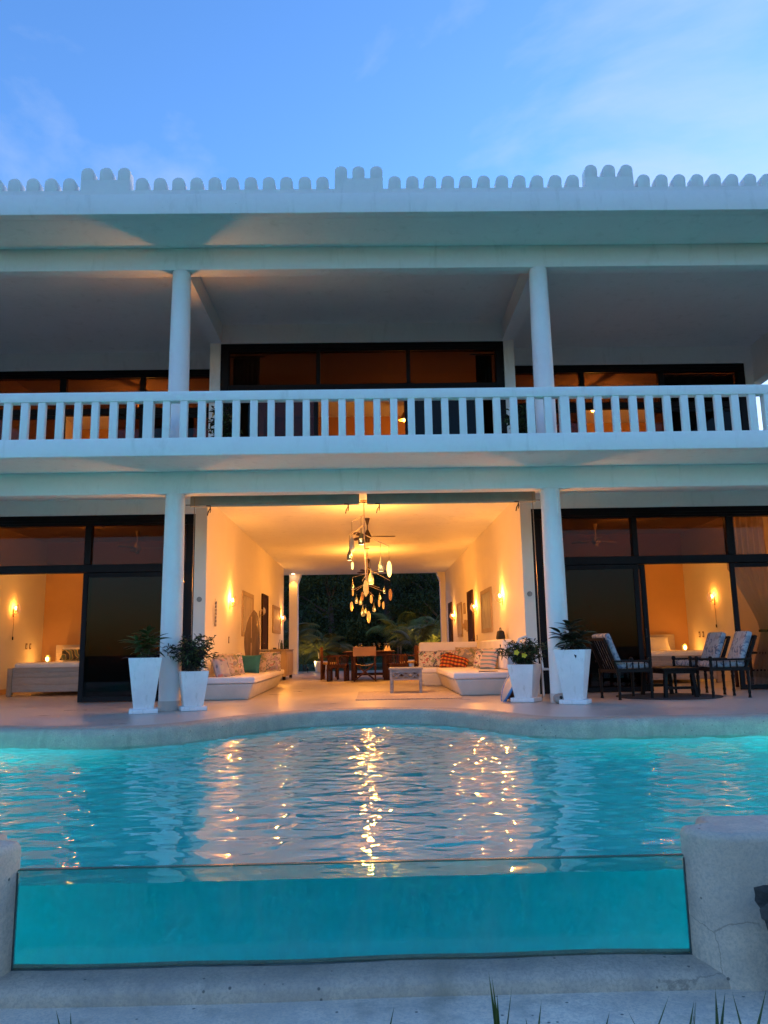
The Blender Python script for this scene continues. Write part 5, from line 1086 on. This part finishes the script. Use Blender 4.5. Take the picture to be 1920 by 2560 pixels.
def fine_bush(loc, label, nst, h, spread, L, w, nl, mats, flowers=(), arch=0.0):
    t_ = thing('potted_plant', label, 'plant', loc); sm = MB(); groups = [MB() for _ in mats]; tips = []
    for s_ in range(nst):
        a = rnd.uniform(0, 2 * PI); r = spread * rnd.uniform(0.25, 1.0); hh = h * rnd.uniform(0.5, 1.0) * (1 - 0.3 * (r / spread) ** 2)
        p0 = Vector((rnd.uniform(-.1, .1), rnd.uniform(-.1, .1), 0)); p2 = Vector((r * math.cos(a), r * math.sin(a), hh)); p1 = Vector((p2.x * 0.35, p2.y * 0.35, hh * 0.65))
        pts = [p0, p0.lerp(p1, 0.6), p1, p1.lerp(p2, 0.5) + Vector((0, 0, 0.03)), p2]; sm.tube(pts, [0.005, 0.0045, 0.004, 0.003, 0.002], 5); tips.append(p2)
        for k in range(nl):
            u = 0.22 + 0.78 * k / nl; q = u * 4; i = min(3, int(q)); p = pts[i].lerp(pts[i + 1], q - i)
            d = Vector((rnd.gauss(0, 1), rnd.gauss(0, 1), rnd.gauss(0.25, 0.6))).normalized(); sd = d.cross(Vector((0, 0, 1))).normalized() * (w / 2); l_ = L * rnd.uniform(0.6, 1.1); g = rnd.choice(groups)
            e = p + d * l_ - Vector((0, 0, l_ * 0.22)); m_ = p + d * l_ * 0.5 + Vector((0, 0, l_ * 0.05)); g.add([p, m_ + sd, e, m_ - sd], [(0, 1, 2), (0, 2, 3)])
    obj('stem', sm, 'stem', t_)
    for g, m_ in zip(groups, mats): tag(obj('foliage', g, m_, t_, smooth=False), kind='stuff')
    for (x, y, z) in flowers:
        f = MB()
        for k in range(5):
            a = 2 * PI * k / 5; c_ = Vector((math.cos(a), 0, math.sin(a))); n_ = Vector((-math.sin(a), 0, math.cos(a))); f.add([(0, 0, 0), c_ * 0.028 + n_ * 0.018 + Vector((0, -.012, 0)), c_ * 0.045 + Vector((0, -.016, 0)), c_ * 0.028 - n_ * 0.018 + Vector((0, -.012, 0))], [(0, 1, 2, 3)])
        o = obj('flower', f, 'petal', t_, loc=(x, y, z), smooth=False)
    return t_
fine_bush((-2.53, 11.29, 0.475), 'narrow-leaved dark shrub in the lower planter right of the left column', 46, 0.62, 0.42, 0.11, 0.016, 26, ['leaf_dark', 'leaf_dark', 'leaf_green', 'leaf_purple'])
fine_bush((2.27, 11.75, 0.475), 'bushy shrub with yellow flowers in the lower planter left of the right column', 46, 0.46, 0.44, 0.10, 0.020, 26, ['leaf_dark', 'leaf_green', 'leaf_dark'], [(-0.17, -0.30, 0.24), (-0.06, -0.30, 0.20)])
# balcony plants
for (x, nm) in ((-2.30, 'left'), (2.42, 'right')):
    t_ = thing('balcony_pot', 'round white pot on the balcony beside the %s column' % nm, 'pot', (x, 11.9, 3.551), 0, 'balcony pots'); mb = MB(); mb.lathe([(0.16, 0), (0.22, 0.16), (0.25, 0.36), (0.245, 0.38), (0.20, 0.375)], 24); obj('body', mb, 'plastic_white', t_)
    fine_bush((x, 11.9, 3.90), 'dark leafy plant in the white balcony pot beside the %s column' % nm, 26, 0.75, 0.34, 0.14, 0.05, 24, ['leaf_dark', 'leaf_green', 'leaf_dark'])
# palms behind the house
def frond_mesh(L, mat):
    mb = MB(); n = 18; P = [Vector((L * u, 0, L * (0.62 * u - 0.80 * u * u * u * 0.9))) for u in [k / n for k in range(n + 1)]]
    mb.tube(P, [0.012 * (1 - 0.85 * k / n) for k in range(n + 1)], 5)
    for k in range(3, n + 1):
        for q in (0, 0.5):
            u = (k - q) / n; i = min(n - 1, int(u * n)); p = P[i].lerp(P[i + 1], u * n - i); ll = L * 0.36 * math.sin(PI * (0.12 + 0.86 * u)) ** 0.7
            for s_ in (-1, 1):
                d = Vector((0.55, s_ * 0.75, -0.18 - 0.35 * u)).normalized(); e = p + d * ll + Vector((0, 0, -0.25 * ll)); m_ = p + d * ll * 0.5; w = Vector((0.012, -s_ * 0.004, 0.004)); mb.add([p, m_ + w, e, m_ - w], [(0, 1, 2, 3)])
    return mesh_of(mb, 'frond', smooth=False)
fm = []
for L in (1.5, 1.25, 1.0):
    me = frond_mesh(L, 'leaf_palm'); me.materials.append(MT['leaf_palm']); fm.append(me)
def palm(loc, label, n, h, sc, trunk=True):
    t_ = thing('palm', label, 'palm', loc, rnd.uniform(0, 6), 'palms behind the house')
    for k in range(3): obj('trunk', MB().tube([(0.05 * math.cos(k * 2.1), 0.05 * math.sin(k * 2.1), 0), (0.09 * math.cos(k * 2.1), 0.09 * math.sin(k * 2.1), h)], [0.035, 0.022], 7), 'bark', t_)
    for k in range(n):
        o = obj('frond', None, '', t_, me=rnd.choice(fm)); a = 2.4 * k; el = rad(rnd.uniform(-8, 48)); o.location = (0.06 * math.cos(a), 0.06 * math.sin(a), h); o.rotation_euler = (0, -el, a); s_ = sc * rnd.uniform(0.8, 1.15); o.scale = (s_,) * 3
def backpot(loc, label):
    t_ = thing('garden_pot', label, 'pot', loc, 0.2, 'pots behind the dining table'); mb = MB(); mb.frust(0, 0, 0.002, 0.40, 0.17, 0.17, 0.23, 0.23); obj('body', mb, 'planter', t_, bevel=0.01); obj('soil', MB().box(-0.2, 0.2, -0.2, 0.2, 0.401, 0.41), 'soil', t_)
backpot((-1.90, 29.6, 0), 'square white pot with a palm behind the dining table on the left'); backpot((1.60, 28.7, 0), 'square white pot with a palm behind the right sofa')
palm((-1.90, 29.6, 0.41), 'bushy palm in the white pot left of the dining table', 15, 0.35, 1.05); palm((1.60, 28.7, 0.41), 'bushy palm in the white pot right of the dining table', 15, 0.45, 1.0)
palm((2.35, 30.9, -0.06), 'taller palm lit yellow near the right garden pillar', 16, 1.0, 1.25); palm((-3.15, 28.9, 0.0), 'palm seen through the gap beside the far left pillar', 15, 0.9, 1.1); palm((-2.7, 31.8, -0.06), 'low spreading palm behind the left garden pot', 14, 0.3, 1.2); palm((1.15, 32.2, -0.06), 'brownish palm standing in front of the dark trees', 14, 1.3, 1.2)
# dark trees
def tree(loc, label, h, r, seed, nl=11000):
    t_ = thing('tree', label, 'tree', loc, 0, 'dark trees behind the house'); R = random.Random(seed); n_ = np.random.RandomState(seed)
    mb = MB(); mb.tube([(0, 0, -0.2), (0.1, 0.05, h * 0.25), (0.0, 0.1, h * 0.55)], [0.22, 0.17, 0.09], 9)
    cl = []
    for k in range(40):
        a = R.uniform(0, 2 * PI); rr = r * math.sqrt(R.uniform(0.1, 1)); z = h * R.uniform(0.10, 0.95); rr *= max(0.35, 1 - (abs(z / h - 0.5) * 1.4) ** 2); c_ = Vector((rr * math.cos(a), rr * math.sin(a), z)); cl.append((c_, R.uniform(0.5, 0.95)))
        if k < 12: mb.tube([(0.05, 0.05, min(z * 0.7, h * 0.5)), c_ * 0.6 + Vector((0, 0, z * 0.3)), c_], [0.06, 0.04, 0.015], 6)
    obj('trunk', mb, 'bark', t_)
    V_ = []; F_ = []
    per = nl // len(cl)
    for c_, cr_ in cl:
        d = n_.normal(size=(per, 3)); d /= np.linalg.norm(d, axis=1)[:, None]; p = d * (cr_ * n_.uniform(0.45, 1, per) ** 0.5)[:, None] * np.array([1.2, 1.2, 0.75]) + np.array(c_)
        t1 = n_.normal(size=(per, 3)); t1[:, 2] -= 0.4; t1 /= np.linalg.norm(t1, axis=1)[:, None]; t2 = np.cross(t1, d); t2 /= np.linalg.norm(t2, axis=1)[:, None] + 1e-9
        L_ = n_.uniform(0.10, 0.19, per)[:, None]; w_ = L_ * 0.22; b = len(V_)
        q = np.stack([p, p + t1 * L_ * 0.5 + t2 * w_, p + t1 * L_, p + t1 * L_ * 0.5 - t2 * w_], 1).reshape(-1, 3); V_ += q.tolist(); F_ += [(b + 4 * i, b + 4 * i + 1, b + 4 * i + 2, b + 4 * i + 3) for i in range(per)]
    me = bpy.data.meshes.new('crown'); me.from_pydata(V_, [], F_); me.materials.append(MT['leaf_tree']); obj('crown', None, '', t_, me=me)
for k, (x, y, h, r, nm) in enumerate(((-4.6, 37, 6.8, 2.3, 'farthest left'), (-1.9, 36.0, 6.2, 2.3, 'behind the left garden pot'), (0.7, 37.0, 7.0, 2.4, 'behind the dining table'), (3.2, 35.6, 6.0, 2.2, 'behind the right garden palms'), (5.8, 37.5, 7.0, 2.4, 'farthest right'), (-0.6, 40.5, 7.5, 2.8, 'in the second row, middle'), (3.4, 41, 7.6, 2.8, 'in the second row, right'), (-4.0, 41.5, 7.6, 2.8, 'in the second row, left'), (-2.2, 45.5, 8, 3.2, 'in the rear row, left'), (1.6, 45.5, 8, 3.2, 'in the rear row, middle'), (5.2, 45.5, 8, 3.2, 'in the rear row, right'), (-6.2, 46, 8, 3.2, 'in the rear row, far left'))):
    tree((x, y, -0.1), 'dark leafy tree %s, seen through the living room' % nm, h, r, 40 + k)
tree((15.0, 27.5, -0.05), 'tree top showing past the right end of the balcony', 7.0, 2.2, 77, 4000)
# made-up rise, added to block the bright horizon sky behind the trees
mb = MB(); nx_, ny_ = 60, 14
for i in range(nx_ + 1):
    for j in range(ny_ + 1):
        x = -70 + 140 * i / nx_; y = 50 + 40 * j / ny_; u = j / ny_; mb.v.append((x, y, -0.4 + 9.0 * min(1, u * 3.2) ** 0.7 + 1.6 * mn.noise(Vector((x * 0.23, y * 0.2, 1.0))) * min(1, u * 4)))
for i in range(nx_):
    for j in range(ny_): a = i * (ny_ + 1) + j; mb.f.append((a, a + ny_ + 1, a + ny_ + 2, a + 1))
tag(obj('sky_block', mb, 'leaf_tree'), 'dark rise added behind the garden to block the horizon sky', kind='structure')
t_ = thing('garden_spotlight', 'small spotlight lighting the palm by the right garden pillar', 'garden light', (2.05, 29.6, 0.0)); obj('spike', MB().cyl((0, 0, 0.001), (0, 0, 0.10), 0.012, n=8), 'metal_dark', t_); mb = MB(); mb.cyl((0, -0.03, 0.10), (0.02, 0.05, 0.15), 0.035, 0.045, 12); obj('head', mb, 'metal_dark', t_); mb = MB(); mb.cyl((0.021, 0.052, 0.151), (0.022, 0.055, 0.152), 0.038, n=12); obj('lens', mb, 'bulb', t_); lamp(t_, (0.03, 0.12, 0.19), 190, (1, 0.62, 0.2), 0.04, spot=110, aim=(0.2, 0.7, 0.9))
t_ = thing('garden_spotlight', 'unseen spotlight added to brighten the palms by the left garden pot', 'garden light', (-2.35, 29.1, 0.0)); obj('spike', MB().cyl((0, 0, 0.001), (0, 0, 0.10), 0.012, n=8), 'metal_dark', t_); mb = MB(); mb.cyl((0, -0.03, 0.10), (-0.01, 0.05, 0.15), 0.035, 0.045, 12); obj('head', mb, 'metal_dark', t_); mb = MB(); mb.cyl((-0.011, 0.052, 0.151), (-0.012, 0.055, 0.152), 0.038, n=12); obj('lens', mb, 'bulb', t_); lamp(t_, (-0.01, 0.12, 0.19), 70, (1, 0.62, 0.2), 0.04, spot=110, aim=(0.1, 0.7, 0.8))  # extra spotlight added only to lift the left palms
# grass in front of the step
mb = MB(); n_ = 0
def blade(mb, x, y, h, lean, a, w=0.006):
    d = Vector((math.cos(a), math.sin(a), 0)); sd = Vector((-d.y, d.x, 0)) * w / 2; p = Vector((x, y, -0.752)); m_ = p + Vector((0, 0, h * 0.6)) + d * lean * 0.35; e = p + Vector((0, 0, h)) + d * lean
    mb.add([p - sd, p + sd, m_ + sd * 0.8, m_ - sd * 0.8, e], [(0, 1, 2, 3), (3, 2, 4)])
for k in range(6500):
    x = rnd.uniform(-2.6, 2.8); y = 3.06 - 2.2 * rnd.random() ** 1.6; blade(mb, x, y, rnd.uniform(0.05, 0.13), rnd.uniform(0, 0.06), rnd.uniform(0, 6.28))
tag(obj('grass', mb, 'grass_blade', smooth=False), 'short grass growing in front of the pool step', kind='stuff')
tall = [(-1.16, 0.26, 3), (0.02, 0.20, 1), (0.20, 0.22, 1), (0.47, 0.27, 4), (0.60, 0.21, 2), (0.82, 0.22, 1), (1.02, 0.215, 3), (1.18, 0.21, 3), (1.30, 0.22, 2), (1.42, 0.21, 3), (1.53, 0.22, 3)]
for x, h, n in tall:
    mb = MB()
    for q in range(n): blade(mb, x * 0.93 + rnd.uniform(-.02, .02), 3.03 + rnd.uniform(-.02, .02), (h + 0.05) * rnd.uniform(1.10, 1.22), rnd.uniform(0.03, 0.11), rnd.uniform(0, 6.28), 0.018)
    k = tall.index((x, h, n)); lab = ('far left', 'left of the middle', 'in the middle', 'right of the middle, the tallest', 'right of the tallest tuft', 'thin one further right', 'third from the right wall', 'fourth clump towards the stone', 'third clump from the dark stone', 'second clump from the dark stone', 'closest to the dark stone')[k]
    tag(obj('grass_tuft', mb, 'grass_blade', smooth=False), 'tall grass tuft in front of the pool step, ' + lab, 'grass tuft', 'tall grass tufts')
